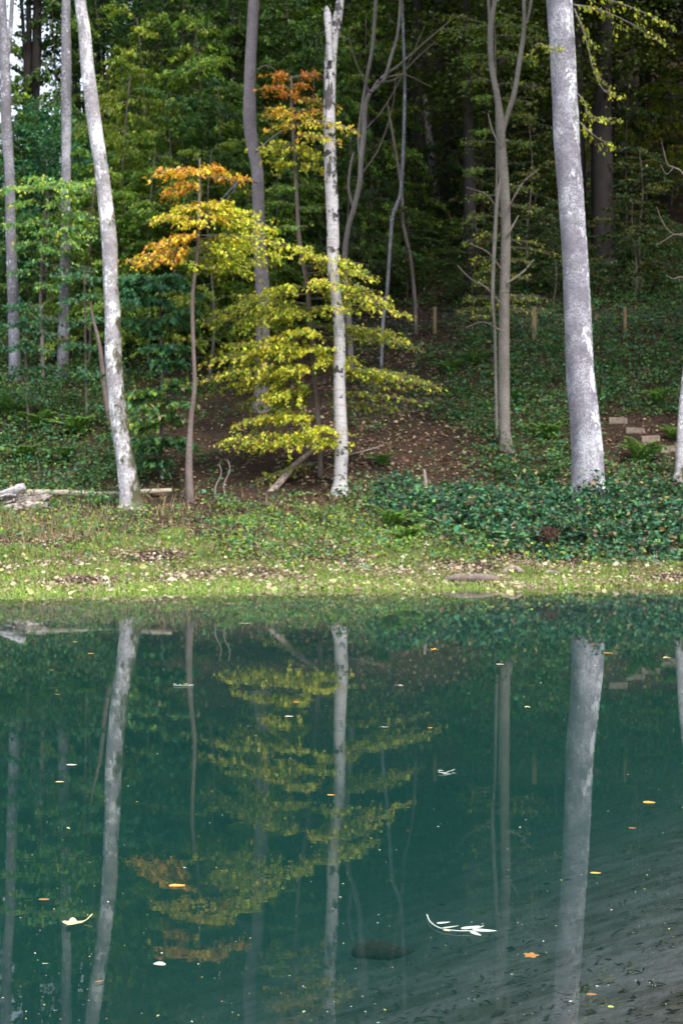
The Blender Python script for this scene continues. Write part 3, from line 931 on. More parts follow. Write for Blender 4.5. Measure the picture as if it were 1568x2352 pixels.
# ------------------------------------------------------------------ understorey: young trees in tiers, copied up the slope
def make_young(name, cols, wts, h, ntier, size, width, label, first_z=.12):
    root = empty(name, (0, 0, 0), label, 'young tree')
    m = MB()
    lean = R.uniform(-.06, .06)
    st = [(lean * h * t ** 1.3 + .12 * math.sin(t * 7), .1 * math.sin(t * 5), h * t) for t in np.linspace(0, .97, 7)]
    tube(m, st, np.linspace(.055, .012, 7), 7, 5, 0, .03)
    m.build('trunk', M['bark_brown'], root)
    m = MB()
    ga = R.random() * 6
    for k in range(ntier):
        t = first_z + (1 - first_z) * (k + R.uniform(-.3, .3)) / ntier
        t = min(max(t, .05), .98)
        ga += 2.4 + R.uniform(-.4, .4)
        ln = width * (1.15 - .85 * t) * R.uniform(.6, 1.2) + .3
        x0 = np.interp(t, np.linspace(0, .97, 7), [s[0] for s in st])
        y0 = np.interp(t, np.linspace(0, .97, 7), [s[1] for s in st])
        p0 = np.array([x0, y0, h * t])
        tip = p0 + np.array([math.cos(ga) * ln, math.sin(ga) * ln, ln * R.gauss(-.08, .26)])
        spray(m, p0, tip, ln * .42, int(70 * ln / width * 7.5), size, cols, np.asarray(wts) * np.exp(N.normal(0, .8, len(wts))), R.uniform(.05, .14))
    m.build('crown', [M['leaf'], M['twig']], root)
    return root


def make_bushy(name, cols, wts, h, nclump, size, width, label):
    root = empty(name, (0, 0, 0), label, 'young tree')
    m = MB()
    for q in range(4):
        a = q * 1.7 + R.random()
        t = np.linspace(0, 1, 6)
        tube(m, np.column_stack([.1 * q * np.cos(a) + t ** 1.2 * math.cos(a) * width * .45 + .06 * np.sin(t * 9 + q), .1 * q * np.sin(a) + t ** 1.2 * math.sin(a) * width * .45, h * t * R.uniform(.75, .95)]), np.linspace(.04, .01, 6), 6, 4, 0, .03)
    m.build('trunk', M['bark_brown'], root)
    m = MB()
    cc = clump_crown(m, (0, 0, h * .55), (width, width, h * .47), nclump, 130, size, cols, wts, .36, .42)
    for c in cc[::3]:
        tube(m, [(0, 0, max(.2, c[2] * .6)), c * np.array([.5, .5, .85]), c], [.015, .009, .004], 4, 3, 1, 0, False)
    m.build('crown', [M['leaf'], M['twig']], root)
    return root


YOUNG = {}


def young(kind, x, y, top, label, Dx=None, wscale=1.0):
    spec = {'deep': ('beech_young_tree', G_DEEP + G_MID[:1], [3, 3, 2, 2, 2], 8.0, 44, .105, 2.6),
            'mid': ('beech_young_tree', G_MID + G_DEEP[:1] + YEL[3:4], [3, 3, 2, 2, 1.5, 1], 8.0, 42, .105, 2.6),
            'teal': ('hazel_young_tree', G_TEAL + G_DEEP[:1], [3, 3, 2, 2, 1], 6.0, 30, .135, 2.2),
            'bright': ('hazel_young_tree', [(.17, .36, .06), (.23, .40, .06), (.11, .28, .08), (.08, .22, .09), (.46, .46, .06)], [3, 3, 3, 2, 1.2], 6.0, 30, .13, 2.2),
            'olive': ('beech_young_tree', G_OLIVE + G_MID[:2], [3, 3, 2, 1, 2, 2], 8.0, 30, .10, 2.8),
            'gold': ('beech_young_tree', YEL + G_OLIVE[:2] + ORA[:1], [2, 2, 2, 3, 1, 2, 2, 1], 8.0, 28, .10, 2.6),
            'dim': ('beech_young_tree', [(.030, .065, .020), (.045, .085, .022), (.022, .055, .026), (.09, .10, .020), (.22, .17, .03)], [3, 3, 3, 1.5, .5], 8.0, 34, .10, 2.6)}[kind]  # dim: shade of the deep wood put into darker leaf colours
    D = hit(x, y) if Dx is None else Dx
    bx_ = D * (x - CX) / FPX
    loc = np.array([bx_, D, float(zg(bx_, D)) - .05])
    hgt = CAMZ + D * (HZ - top) / FPX - loc[2]
    sc = hgt / spec[3]
    if kind not in YOUNG:
        r = make_bushy(spec[0], spec[1], spec[2], spec[3], 58 if kind == 'teal' else 50, spec[5], spec[6] * .95, label) if kind in ('teal', 'bright') else make_young(spec[0], spec[1], spec[2], spec[3], spec[4], spec[5], spec[6], label)
        YOUNG[kind] = (r, True)
        r.location = tuple(loc)
        r.rotation_euler = (0, 0, R.random() * 6)
        r.scale = (sc ** .5 * wscale,) * 2 + (sc,)
        r['group'] = 'young trees on the slope'
        return r
    s2 = max(sc ** .5, .75) * wscale
    return copy_tree(YOUNG[kind][0], loc, R.random() * 6, (s2, s2, sc), label, 'young trees on the slope')


for row in [
    ('mid', 205, 850, 350, 'green young tree partly hidden by the pale leaning trunk'),
    ('teal', 112, 760, 250, 'dark blue green young tree below the sky gap'),
    ('deep', 20, 760, 260, 'dark green young tree behind the forked trunk at the left edge'),
    ('olive', 285, 800, 140, 'tall young tree with yellow green tiers right of the pale leaning trunk'),
    ('mid', 340, 840, 320, 'green tiered young tree above the teal sycamore bush'),
    ('deep', 395, 800, 200, 'dark green young tree behind the crooked sapling'),
    ('olive', 330, 690, 20, 'yellowish tall young tree at the upper left of the slope'),
    ('mid', 415, 660, -60, 'high green young tree left of the upright greyish trunk'),
    ('deep', 500, 760, 170, 'dark leafy young tree left of the bent pinkish trunk'),
    ('mid', 470, 700, 60, 'green young tree below the upright greyish trunk'),
    ('deep', 545, 660, 0, 'shady young tree immediately left of the bent pinkish trunk top'),
    ('olive', 480, 880, 330, 'olive green young tree just above the orange sapling top'),
    ('mid', 560, 820, 420, 'green young tree hidden behind the orange sapling branches'),
    ('mid', 640, 780, 250, 'green young tree between the bent pinkish trunk and the birch'),
    ('deep', 665, 680, -20, 'dark young tree above the orange red sapling tip'),
    ('deep', 725, 700, 60, 'dark young tree touching the birch on its upper left'),
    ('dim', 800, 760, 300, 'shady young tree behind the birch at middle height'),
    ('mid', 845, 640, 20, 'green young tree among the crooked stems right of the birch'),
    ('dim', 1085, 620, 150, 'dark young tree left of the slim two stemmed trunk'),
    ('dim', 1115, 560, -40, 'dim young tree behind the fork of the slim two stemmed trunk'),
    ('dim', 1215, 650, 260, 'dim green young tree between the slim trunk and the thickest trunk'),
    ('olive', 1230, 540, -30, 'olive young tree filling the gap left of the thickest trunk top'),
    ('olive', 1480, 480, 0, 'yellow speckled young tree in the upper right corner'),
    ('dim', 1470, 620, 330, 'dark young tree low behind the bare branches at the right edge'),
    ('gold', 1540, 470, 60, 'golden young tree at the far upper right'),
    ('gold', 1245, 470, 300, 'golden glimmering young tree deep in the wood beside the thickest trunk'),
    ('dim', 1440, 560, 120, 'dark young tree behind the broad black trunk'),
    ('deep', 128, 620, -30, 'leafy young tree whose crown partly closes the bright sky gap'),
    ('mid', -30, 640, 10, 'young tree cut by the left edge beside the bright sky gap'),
    ('dim', 935, 690, 480, 'low dark bush added as shade below the nearly black trunk'),  # these low dark bushes are added so the open slope reads as shade
    ('dim', 1090, 715, 500, 'low dark bush added as shade left of the slim two stemmed trunk'),
    ('dim', 1455, 690, 450, 'low dark bush added as shade just above the fence at the right'),
    ('dim', 1270, 690, 470, 'low dark bush added as shade touching the left side of the thickest trunk'),
    ('mid', 240, 600, -30, 'green young tree high behind the pale leaning trunk'),
    ('teal', 100, 640, 240, 'blue green young tree in front of the dark double trunk'),
    ('deep', 600, 520, -80, 'dark young tree crown near the top of the bent pinkish trunk'),
]:
    young(*row)


# ------------------------------------------------------------------ distant wood: one mass of crowns and stems
mb = MB()
tpl = []
for q in range(5):
    t_ = MB()
    clump_crown(t_, (0, 0, 15), (4.3, 4.3, 8.5), 200, 60, .21, [(1, 1, 1)], [1], .7, .7)
    tpl.append((np.concatenate([b[0] for b in t_.v]), np.concatenate([b[0] for b in t_.f]), np.concatenate([b[2] for b in t_.f])))
placed = []
tries = 0
while len(placed) < 116 and tries < 9000:
    tries += 1
    D = R.uniform(54, 118) if tries > 120 else R.uniform(38, 56)
    half = .25 * D + 12
    x = R.uniform(-half, half) if tries > 120 else D * .24 + R.uniform(6.5, 18)
    u = CX + FPX * x / D
    if -260 < u < 170: continue
    if 870 < u < 1075 and D < 74: continue
    if any((x - a) ** 2 + (D - b_) ** 2 < 13 for a, b_ in placed): continue
    placed.append((x, D))
    V, F, cl = tpl[len(placed) % 5]
    a = R.random() * 6
    s = R.uniform(.8, 1.15)
    ca, sa = math.cos(a) * s, math.sin(a) * s
    g = float(zg(x, D))
    Vn = np.column_stack([V[:, 0] * ca - V[:, 1] * sa + x, V[:, 0] * sa + V[:, 1] * ca + D, V[:, 2] * s + g])
    base = np.array(R.choice([G_DEEP[0], G_DEEP[1], G_MID[0], G_DEEP[2], G_DEEP[3], G_OLIVE[2], G_OLIVE[0]] if u < 850 else [G_DEEP[0], G_DEEP[2], G_OLIVE[2], (.20, .15, .03)])) * R.uniform(.6, 1.2) * (1.0 if u < 850 else .4)  # right of the middle the leaf colour is darkened to paint in the wood's shade
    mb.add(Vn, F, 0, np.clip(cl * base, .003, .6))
    lean = R.uniform(-1, 1)
    tube(mb, [(x, D, g - .3), (x + lean * .3, D, g + 6), (x + lean, D, g + 14), (x + lean * 1.4, D, g + 20)], [.26 * s, .21 * s, .16 * s, .08 * s], 8, 4, 1)
tag(mb.build('distant_wood', [M['leaf'], M['bark_dark']]), 'mass of distant woodland trees closing the top of the slope', 'woodland', kind='stuff')


# ------------------------------------------------------------------ ground cover
def scatter(n, D0, D1, u0=-80, u1=1650):
    u = N.uniform(u0, u1, n)
    D = np.sqrt(N.uniform(D0 ** 2, D1 ** 2, n))
    x = D * (u - CX) / FPX
    return x, D, u


def sm(a, b, v):
    t = np.clip((v - a) / (b - a), 0, 1)
    return t * t * (3 - 2 * t)


# grass blades
mb = MB()
x, D, u = scatter(190000, 23.0, 36.5)
k = .30 + 1.35 * hash_noise(x * 1.1, D * .8, 3) + .28 * sm(800, 0, u) * sm(31.0, 29.5, D) + .8 * sm(.16, .05, zg(x, D)) * sm(-.06, -.01, zg(x, D)) - .7 * sm(30.0, 34.5, D) - .15 * sm(900, 1500, u)
ok = N.random(len(x)) < np.clip(k * 1.1, 0, 1)
x, D, u = x[ok], D[ok], u[ok]
n = len(x)
z = zg(x, D)
ok = z > -.05
x, D, u, z = x[ok], D[ok], u[ok], z[ok]
n = len(x)
h = N.uniform(.02, .085, n) * (1 + 1.2 * sm(29, 33, D))
lean = N.normal(0, .45, (n, 2)) * h[:, None]
wd = N.uniform(.006, .014, n)
th = N.uniform(0, np.pi, n)
b0 = np.column_stack([x - np.cos(th) * wd, D - np.sin(th) * wd, z - .01])
b1 = np.column_stack([x + np.cos(th) * wd, D + np.sin(th) * wd, z - .01])
tp = np.column_stack([x + lean[:, 0], D + lean[:, 1], z + h])
c = pal(n, [(.15, .27, .04), (.22, .36, .05), (.10, .18, .03), (.29, .36, .08), (.34, .28, .17), (.22, .16, .09)], [3, 2.5, 3, 1.5, 1.5, 1.5])
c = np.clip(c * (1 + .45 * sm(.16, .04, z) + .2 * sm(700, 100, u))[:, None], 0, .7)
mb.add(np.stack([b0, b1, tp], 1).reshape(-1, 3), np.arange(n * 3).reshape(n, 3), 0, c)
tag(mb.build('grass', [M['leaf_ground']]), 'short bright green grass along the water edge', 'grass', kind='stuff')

# fallen leaves on bank and slope
mb = MB()
x, D, u = scatter(70000, 24.3, 62)
k = .35 + .5 * (hash_noise(x * .9, D * .9, 6) * .5 + .5)
k = k * (1 - .6 * sm(1050, 1300, u) * sm(30, 33, D) * sm(38, 36, D))
ok = N.random(len(x)) < k
x, D, u = x[ok], D[ok], u[ok]
z = zg(x, D)
ok = z > -.005
x, D, u, z = x[ok], D[ok], u[ok], z[ok]
n = len(x)
near = sm(33, 29, D)
L = np.exp(N.normal(0, .3, n)) * (.075 - .012 * near)
c = pal(n, TAN + [(.58, .52, .26), (.60, .50, .40)], [2, 3, 3, .8, .5, .22, .15], .22)
nr = np.array([0, -.25, 1.]) + N.normal(0, .35, (n, 3))
leaf_block(mb, np.column_stack([x, D, z + .015 + N.random(n) * .03]), rand_dirs(n) * np.array([1, 1, .2]), nr, L, L * .75, c)
x, D, u = scatter(42000, 23.0, 33.5)
z = zg(x, D)
ok = (z > -.02) & (N.random(len(x)) < np.clip(.55 - .9 * hash_noise(x * 1.1, D * .8, 3) - .35 * sm(800, 0, u), .08, 1) * sm(33.5, 31, D))
x, D, z = x[ok], D[ok], z[ok]
n = len(x)
L = np.exp(N.normal(0, .35, n)) * .052
c = pal(n, [(.40, .30, .22), (.28, .19, .14), (.15, .09, .065), (.54, .46, .30), (.56, .50, .42), (.07, .05, .04)], [3, 3, 2, 1.6, 1.2, 2], .2)
leaf_block(mb, np.column_stack([x, D, z + .02 + N.random(n) * .04]), rand_dirs(n) * np.array([1, 1, .35]), np.array([0, -.3, 1.]) + N.normal(0, .5, (n, 3)), L, L * .75, c)
x, D, u = scatter(700, 24.0, 32)
z = zg(x, D)
n = len(x)
L = np.exp(N.normal(0, .35, n)) * .085
c = pal(n, [(.62, .57, .30), (.68, .60, .46), (.55, .55, .20), (.66, .44, .30)], [3, 2, 2, 1], .1)
leaf_block(mb, np.column_stack([x, D, z + .035 + N.random(n) * .04]), rand_dirs(n) * np.array([1, 1, .3]), np.array([0, -.5, 1.]) + N.normal(0, .5, (n, 3)), L, L * .8, c)
x, D, u = scatter(30000, 36.5, 56, 640, 1640)
k_ = np.clip(.55 + .9 * hash_noise(x * 1.5, D * 1.5, 41), .1, 1) * np.where(u < 1180, 1, .4)
ok = N.random(len(x)) < k_
x, D = x[ok], D[ok]
n = len(x)
L = np.exp(N.normal(0, .35, n)) * .085
c = pal(n, [(.42, .30, .20), (.30, .19, .13), (.18, .10, .07), (.52, .42, .27), (.08, .05, .04)], [2, 3, 3, 1, 3], .25)
leaf_block(mb, np.column_stack([x, D, zg(x, D) + .02 + N.random(n) * .06]), rand_dirs(n) * np.array([1, 1, .4]), np.array([0, -.45, 1.]) + N.normal(0, .5, (n, 3)), L, L * .7, c)
tag(mb.build('fallen_leaves', [M['leaf_ground']]), 'brown and pale yellow leaf litter over the bank and slope', 'leaf litter', kind='stuff')


D_ST = hit(1480, 1012)


def tufts(mb, x, D, hmax, per, size, cols, wts, spread):
    u_ = CX + FPX * x / D
    ok_ = ~((u_ > 1375) & (D > D_ST - 2.2) & (D < D_ST + 1.6) & (D - D_ST < 1.6 + 0 * u_))
    x, D, hmax = x[ok_], D[ok_], hmax[ok_]
    n0 = len(x)
    z = zg(x, D)
    k = np.repeat(np.arange(n0), per)
    n = len(k)
    hh = hmax[k] * N.random(n) ** .7
    pos = np.column_stack([x[k] + N.normal(0, spread, n), D[k] + N.normal(0, spread, n), z[k] + .02 + hh])
    tone = ((1 + N.normal(0, .2, n0)) * (1 + .35 * hash_noise(x * 2.1, D * 2.1, 31)))[k][:, None]
    wn = np.array([0, -.15, 1.]) + N.normal(0, .5, (n, 3))
    L = size * np.exp(N.normal(0, .25, n))
    leaf_block(mb, pos, rand_dirs(n) * np.array([1, 1, .5]), wn, L, L * .66, np.clip(pal(n, cols, wts) * tone, .004, .7))


# bramble thicket on the right bank
mb = MB()
x, D, u = scatter(9000, 29.6, 38.5, 860, 1700)
k = sm(880, 1180, u + (D - 33) * 60) * sm(29.5, 31.2, D + .6 * hash_noise(x, D)) * sm(39, 36, D)
ok = N.random(len(x)) < k * (.55 + .5 * hash_noise(x * 1.4, D * 1.4, 8) * 1.3)
x, D = x[ok], D[ok]
hm = .08 + 1.0 * np.clip(hash_noise(x * 1.3, D * 1.3, 5) * .6 + .45, 0, 1) ** 1.4 * sm(30, 32.5, D)
tufts(mb, x, D, hm, 12, .125, [(.030, .105, .060), (.050, .160, .080), (.130, .250, .085), (.018, .045, .030), (.28, .20, .09), (.12, .06, .05)], [3, 3, 2, 4, .6, .8], .16)
tag(mb.build('bramble', [M['leaf_ground']]), 'dark green bramble thicket covering the right bank', 'bramble', kind='stuff')

# mixed low herbs
mb = MB()
x, D, u = scatter(34000, 28.6, 64)
k = .16 + .12 * sm(45, 58, D) + .75 * sm(450, 560, u) * sm(29, 30.5, D) * sm(38, 35.5, D) * sm(1250, 1050, u)
k = np.maximum(k, .8 * sm(960, 1080, u) * sm(37.5, 39.5, D))
k = np.maximum(k, .75 * sm(420, 250, u) * sm(37.5, 39, D))
k = np.maximum(k, .55 * sm(450, 250, u) * sm(31, 33, D))
k = k * (1 - .8 * sm(760, 800, u) * sm(1130, 1030, u) * sm(37, 38, D) * sm(44, 42, D)) * (1 - .8 * sm(520, 560, u) * sm(800, 760, u) * sm(36, 37, D))
ok = N.random(len(x)) < k * (.6 + .6 * hash_noise(x * 1.3, D * 1.3, 9))
x, D, u = x[ok], D[ok], u[ok]
lo = D < 36.5
tufts(mb, x[lo], D[lo], .10 + .22 * N.random(lo.sum()), 12, .075, G_MID + G_TEAL[:2] + YEL[2:4] + TAN[:2] + [(.07, .09, .03)], [3, 2, 3, 1, 2, 2, .4, .8, 1, 1, 2], .13)
tufts(mb, x[~lo], D[~lo], .08 + .75 * N.random((~lo).sum()) ** 1.6, 16, .10, G_DEEP + G_TEAL[:2] + TAN[1:2], [3, 3, 3, 1, 2, 1, .6], .2)
tag(mb.build('undergrowth', [M['leaf_ground']]), 'low green herbs and seedlings over bank and slope', 'undergrowth', kind='stuff')

# leafy shrub layer over the upper slope and the left side
mb = MB()
x, D, u = scatter(5200, 38.5, 86)
k = .55 * sm(430, 330, u) * sm(39.5, 42, D) + .85 * sm(55, 60, D) * sm(1500, 700, u) + .35 * sm(56, 62, D)
ok = N.random(len(x)) < k * (.55 + .7 * hash_noise(x * .8, D * .8, 12))
x, D, u = x[ok], D[ok], u[ok]
for q, (cl, wt) in enumerate(((G_DEEP, [3, 3, 2, 2]), (G_TEAL + G_DEEP[:1], [3, 2, 1, 3, 2]), (G_MID, [3, 2, 3, 1]))):
    s_ = np.arange(len(x)) % 3 == q
    hm = (.35 + 1.2 * sm(48, 56, D[s_])) * (.45 + 1.1 * (hash_noise(x[s_] * .5, D[s_] * .5, 15) * .5 + .5))
    tufts(mb, x[s_], D[s_], hm, 42, .13, cl, wt, .42)
tag(mb.build('shrub_layer', [M['leaf_ground']]), 'dense low shrubs and seedlings covering the upper and left slope', 'shrubs', kind='stuff')

# dry stalks
mb = MB()
x, D, u = scatter(9000, 29.5, 38)
k = .8 * sm(380, 120, u) * sm(30.5, 32.5, D) + .10
k = np.maximum(k, .5 * sm(480, 440, u) * sm(280, 330, u) * sm(34, 35, D))
k = np.maximum(k, .5 * sm(1000, 1100, u) * sm(1300, 1220, u) * sm(34.5, 36, D))
ok = N.random(len(x)) < k
x, D = x[ok], D[ok]
n = len(x)
z = zg(x, D)
h = N.uniform(.12, .42, n)
lean = N.normal(0, .35, (n, 2)) * h[:, None]
wd = N.uniform(.005, .011, n)
b0 = np.column_stack([x - wd, D, z - .01])
b1 = np.column_stack([x + wd, D, z - .01])
tp = np.column_stack([x + lean[:, 0], D + lean[:, 1], z + h])
mb.add(np.stack([b0, b1, tp], 1).reshape(-1, 3), np.arange(n * 3).reshape(n, 3), 0, pal(n, TAN, [3, 2, 1, 3, 1]))
tag(mb.build('dry_grass', [M['leaf_ground']]), 'tan dead grass stalks around the wood pile and pale trunk', 'dry grass', kind='stuff')


# ------------------------------------------------------------------ ferns
def make_fern(label):
    root = empty('fern', (0, 0, 0), label, 'fern', 'ferns on the bank and slope')
    for q in range(9):
        a = q * 2 * math.pi / 9 + R.uniform(-.3, .3)
        ln = R.uniform(.8, 1.15)
        el = R.uniform(.95, 1.4)
        t = np.linspace(0, 1, 7)[:, None]
        d = np.array([math.cos(a), math.sin(a), 0])
        pts = d * ln * (t * math.cos(el) + .35 * t ** 2) + np.array([0, 0, 1]) * ln * (t * math.sin(el) - .42 * t ** 2.3)
        m = MB()
        tube(m, pts, np.linspace(.006, .002, 7), 4, 2, 1, 0, False)
        sp = spline(pts, 5)
        tt = np.linspace(0, 1, len(sp))
        sd = np.cross(d, [0, 0, 1.])
        cen, ax, LL = [], [], []
        for i_ in range(2, len(sp)):
            for s in (-1, 1):
                l = .30 * (1 - tt[i_]) ** .8 * (tt[i_] + .25) ** .3 + .025
                dr = sd * s + (sp[i_] - sp[i_ - 1]) / np.linalg.norm(sp[i_] - sp[i_ - 1]) * .45 + np.array([0, 0, -.18])
                dr /= np.linalg.norm(dr)
                cen.append(sp[i_] + dr * l * .5)
                ax.append(dr)
                LL.append(l)
        cen, ax, LL = np.array(cen), np.array(ax), np.array(LL)
        leaf_block(m, cen, ax, np.tile([0, 0, 1.], (len(cen), 1)) + N.normal(0, .2, (len(cen), 3)), LL, np.full(len(cen), .05), pal(len(cen), [(.16, .31, .055), (.12, .27, .06), (.21, .34, .06)], [1, 1, 1]))
        m.build('frond', [M['leaf_ground'], M['twig']], root)
    return root


FERN = None
for (x, y, s, lab) in [
    (1470, 1065, 1.25, 'broad bright fern below the wooden steps'),
    (1262, 1010, 1.0, 'upright fern just left of the thickest trunk'),
    (1190, 925, .9, 'spreading fern on the slope right of the slim two stemmed trunk'),
    (1510, 930, 1.0, 'fern above the wooden steps near the right edge'),
    (880, 1070, .7, 'small fern on the brown slope just right of the birch foot'),
    (900, 1215, .95, 'pale fern in the herbs at the middle of the bank'),
    (935, 1250, .8, 'drooping fern nearest the water in the middle of the bank'),
    (1035, 860, 1.0, 'fern low on the slope under the first fence post'),
    (1090, 840, .9, 'fern between the first fence post and the slim trunk'),
    (30, 960, 1.2, 'tall fern at the left edge of the slope'),
    (95, 985, 1.1, 'dark fern left of the dead brown stem'),
    (180, 1000, 1.2, 'wide fern close to the left of the pale leaning trunk'),
    (60, 1060, 1.0, 'dim fern above the wood pile'),
    (150, 1060, .9, 'low fern above the fallen log'),
    (1240, 1110, .8, 'small fern at the left foot of the thickest trunk'),
    (1545, 1010, .8, 'fern beside the lowest wooden step'),
]:
    D = hit(x, y)
    bx_ = D * (x - CX) / FPX
    loc = (bx_, D, float(zg(bx_, D)))
    if FERN is None:
        FERN = make_fern(lab)
        FERN.location = loc
        FERN.scale = (s, s, s)
    else:
        copy_tree(FERN, loc, R.random() * 6, s, lab, 'ferns on the bank and slope')

# ------------------------------------------------------------------ fence
fz = []
posts = [(770, 706, 766, 9), (998, 705, 766, 9), (1226, 705, 780, 13), (1434, 705, 766, 8), (1640, 700, 765, 9)]
Df = hit(998, 768)
o0 = P(998, 768, Df)
fence = empty('wire_fence', (o0[0], o0[1], float(zg(o0[0], o0[1]))), 'wire netting fence on wooden posts running across the slope', 'fence')
fo = np.array(fence.location)
tops = []
for (x, y0, y1, wd) in posts:
    D = hit(x, y1)
    b = P(x, y1, D)
    b[2] = float(zg(b[0], b[1]))
    t_ = b.copy()
    t_[2] = CAMZ + D * (HZ - y0) / FPX
    r = wd / 2 * D / FPX
    m = MB()
    tube(m, [b - np.array([0, 0, .3]), (b + t_) / 2, t_], [r, r, r * .95], 8, 4, 0, .02)
    m.build('post', M['wood_post'], fence, fo)
    tops.append((b, t_))
m = MB()
for (b, t_), (b2, t2) in zip(tops[:-1], tops[1:]):
    for q in (.15, .3, .45, .6, .75, .93):
        tube(m, [b + (t_ - b) * q + np.array([0, -.07, 0]), b2 + (t2 - b2) * q + np.array([0, -.07, 0])], [.004, .004], 4, 2, 0, 0, False)
    for q in np.linspace(0.04, .96, 22):
        lo_ = b + (b2 - b) * q + np.array([0, -.075, 0])
        hi_ = t_ + (t2 - t_) * q + np.array([0, -.075, 0])
        tube(m, [lo_ + (hi_ - lo_) * .12, lo_ + (hi_ - lo_) * .8], [.003, .003], 4, 2, 0, 0, False)
m.build('netting', M['wire'], fence, fo)


# ------------------------------------------------------------------ wood on the bank
def stick(name, label, pts, rad, mat, cat, group=None, D=None, lift=0.0, sides=9, rough=.06):
    """a single piece of wood through picture points (column, row[, distance])"""
    W = []
    for p in pts:
        d = p[2] if len(p) > 2 else (D if D else hit(p[0], p[1]))
        W.append(P(p[0], p[1], d) + np.array([0, 0, lift]))
    W = np.array(W)
    m = MB()
    tube(m, W, rad, sides, 6, 0, rough, True, R.random() * 7)
    return tag(m.build(name, M[mat], None, W[0]), label, cat, group)


Dl = hit(180, 1150)
stick('fallen_log', 'long pale debarked log lying on the bank behind the pale leaning trunk',
      [(62, 1131), (150, 1132), (235, 1136), (310, 1131), (395, 1127)], [.085, .085, .08, .075, .06], 'wood_log', 'log', D=Dl, sides=14)
Dp = hit(50, 1168)
for (pts, rad, mt, lab) in [
    ([(-40, 1160), (10, 1150), (45, 1138)], [.12, .13, .11], 'wood_dead', 'mottled grey log at the back of the wood pile'),
    ([(-20, 1140), (25, 1128), (58, 1117)], [.06, .09, .10], 'wood_white', 'white split log sticking up from the top of the wood pile'),
    ([(8, 1168), (50, 1162), (110, 1160)], [.10, .11, .08], 'wood_pale', 'pale log at the front of the wood pile'),
    ([(40, 1150), (72, 1148), (112, 1142)], [.09, .10, .09], 'wood_dead', 'dark knotty log at the right end of the wood pile'),
    ([(-15, 1178), (12, 1170), (34, 1166)], [.08, .09, .06], 'wood_white', 'short bleached log at the lower left of the wood pile'),
]:
    stick('log', lab, pts, [r_ * .88 for r_ in rad], mt, 'log', 'logs in the wood pile', D=Dp + R.uniform(-.25, .25), sides=11, rough=.26)
mb = MB()
for q in range(150):
    c = P(R.uniform(-30, 112), R.uniform(1128, 1172), Dp + R.uniform(-.5, .4))
    c[2] = max(c[2] - .05, float(zg(c[0], c[1])) + .02)
    a, l = R.uniform(0, 6.28), R.uniform(.12, .45)
    d = np.array([math.cos(a), math.sin(a) * .6, R.uniform(-.25, .45)]) * l / 2
    r = R.uniform(.006, .022)
    tube(mb, [c - d, c + np.array([0, 0, R.uniform(-.02, .04)]), c + d], [r, r, r * .6], 5, 3, R.choice([0, 0, 1]), .15)
tag(mb.build('brushwood', [M['wood_dead'], M['wood_white']]), 'tangle of broken sticks and bark heaped over the wood pile', 'brushwood', kind='stuff')


Dk = hit(625, 1128)
stick('fallen_branch', 'thick brown fallen branch leaning under the yellow sapling',
      [(618, 1136, Dk), (650, 1100, Dk + .4), (680, 1066, Dk + .9), (708, 1042, Dk + 1.4), (728, 1022, Dk + 1.9)], [.11, .10, .085, .07, .045], 'wood_dead', 'branch')
stick('fallen_branch', 'long thin stick on the brown slope right of the birch foot',
      [(800, 1050), (840, 1040), (880, 1028)], [.02, .025, .015], 'wood_dead', 'branch', lift=.06)
Dw = hit(1000, 1160)
stick('fallen_branch', 'bleached forked dead branch lying in the herbs right of the birch',
      [(1042, 1166, Dw), (1015, 1152, Dw), (996, 1136, Dw), (978, 1128, Dw + .1), (950, 1124, Dw + .2)], [.035, .04, .035, .025, .012], 'wood_white', 'branch', lift=.08)
stick('dead_stump', 'thin grey snapped stump standing in the herbs above the bleached branch',
      [(980, 1140, Dw + .3), (976, 1110, Dw + .3), (974, 1078, Dw + .3)], [.075, .06, .025], 'wood_dead', 'stump', rough=.15)
stick('dead_twig', 'slim curved twig lying above the bleached forked branch',
      [(962, 1158, Dw - .2), (1000, 1146, Dw - .2), (1060, 1132, Dw + .1)], [.008, .014, .007], 'wood_white', 'twig', lift=.1)
for (x, y, lab) in ((500, 1148, 'small reddish dead bush stem right of the orange sapling foot'), (520, 1140, 'bare forked shoot left of the leaning fallen branch')):
    Dq = hit(x, y)
    stick('dead_shoot', lab, [(x, y + 8, Dq), (x - 6, y - 25, Dq), (x + 8, y - 60, Dq), (x + 3, y - 85, Dq)], [.03, .022, .014, .006], 'wood_dead', 'shoot')
Dq = hit(1258, 1262)
bq = P(1258, 1262, Dq)
m = MB()
for q in range(26):
    a = R.uniform(0, 6.28)
    l = R.uniform(.3, .62)
    d = np.array([math.cos(a) * .45, math.sin(a) * .45, 1.0]) * l
    tube(m, [bq, bq + d * .55 + rand_dirs(1)[0] * .05, bq + d + np.array([d[0] * .4, d[1] * .4, -.12 * l])], [.007, .005, .002], 4, 4, 0, 0, False)
n = 700
dd = rand_dirs(n) * np.array([.27, .27, .24]) * N.random((n, 1)) ** .4
leaf_block(m, bq + np.array([0, 0, .30]) + dd, rand_dirs(n), rand_dirs(n), np.full(n, .06), np.full(n, .03), pal(n, [(.10, .035, .025), (.06, .025, .02), (.16, .06, .04)], [2, 2, 1]), 1)
tag(m.build('dead_bush', [M['wood_dead'], M['leaf_ground']], None, bq), 'withered dark red brown bush at the edge of the bramble', 'bush')
Ds = hit(1200, 1316)
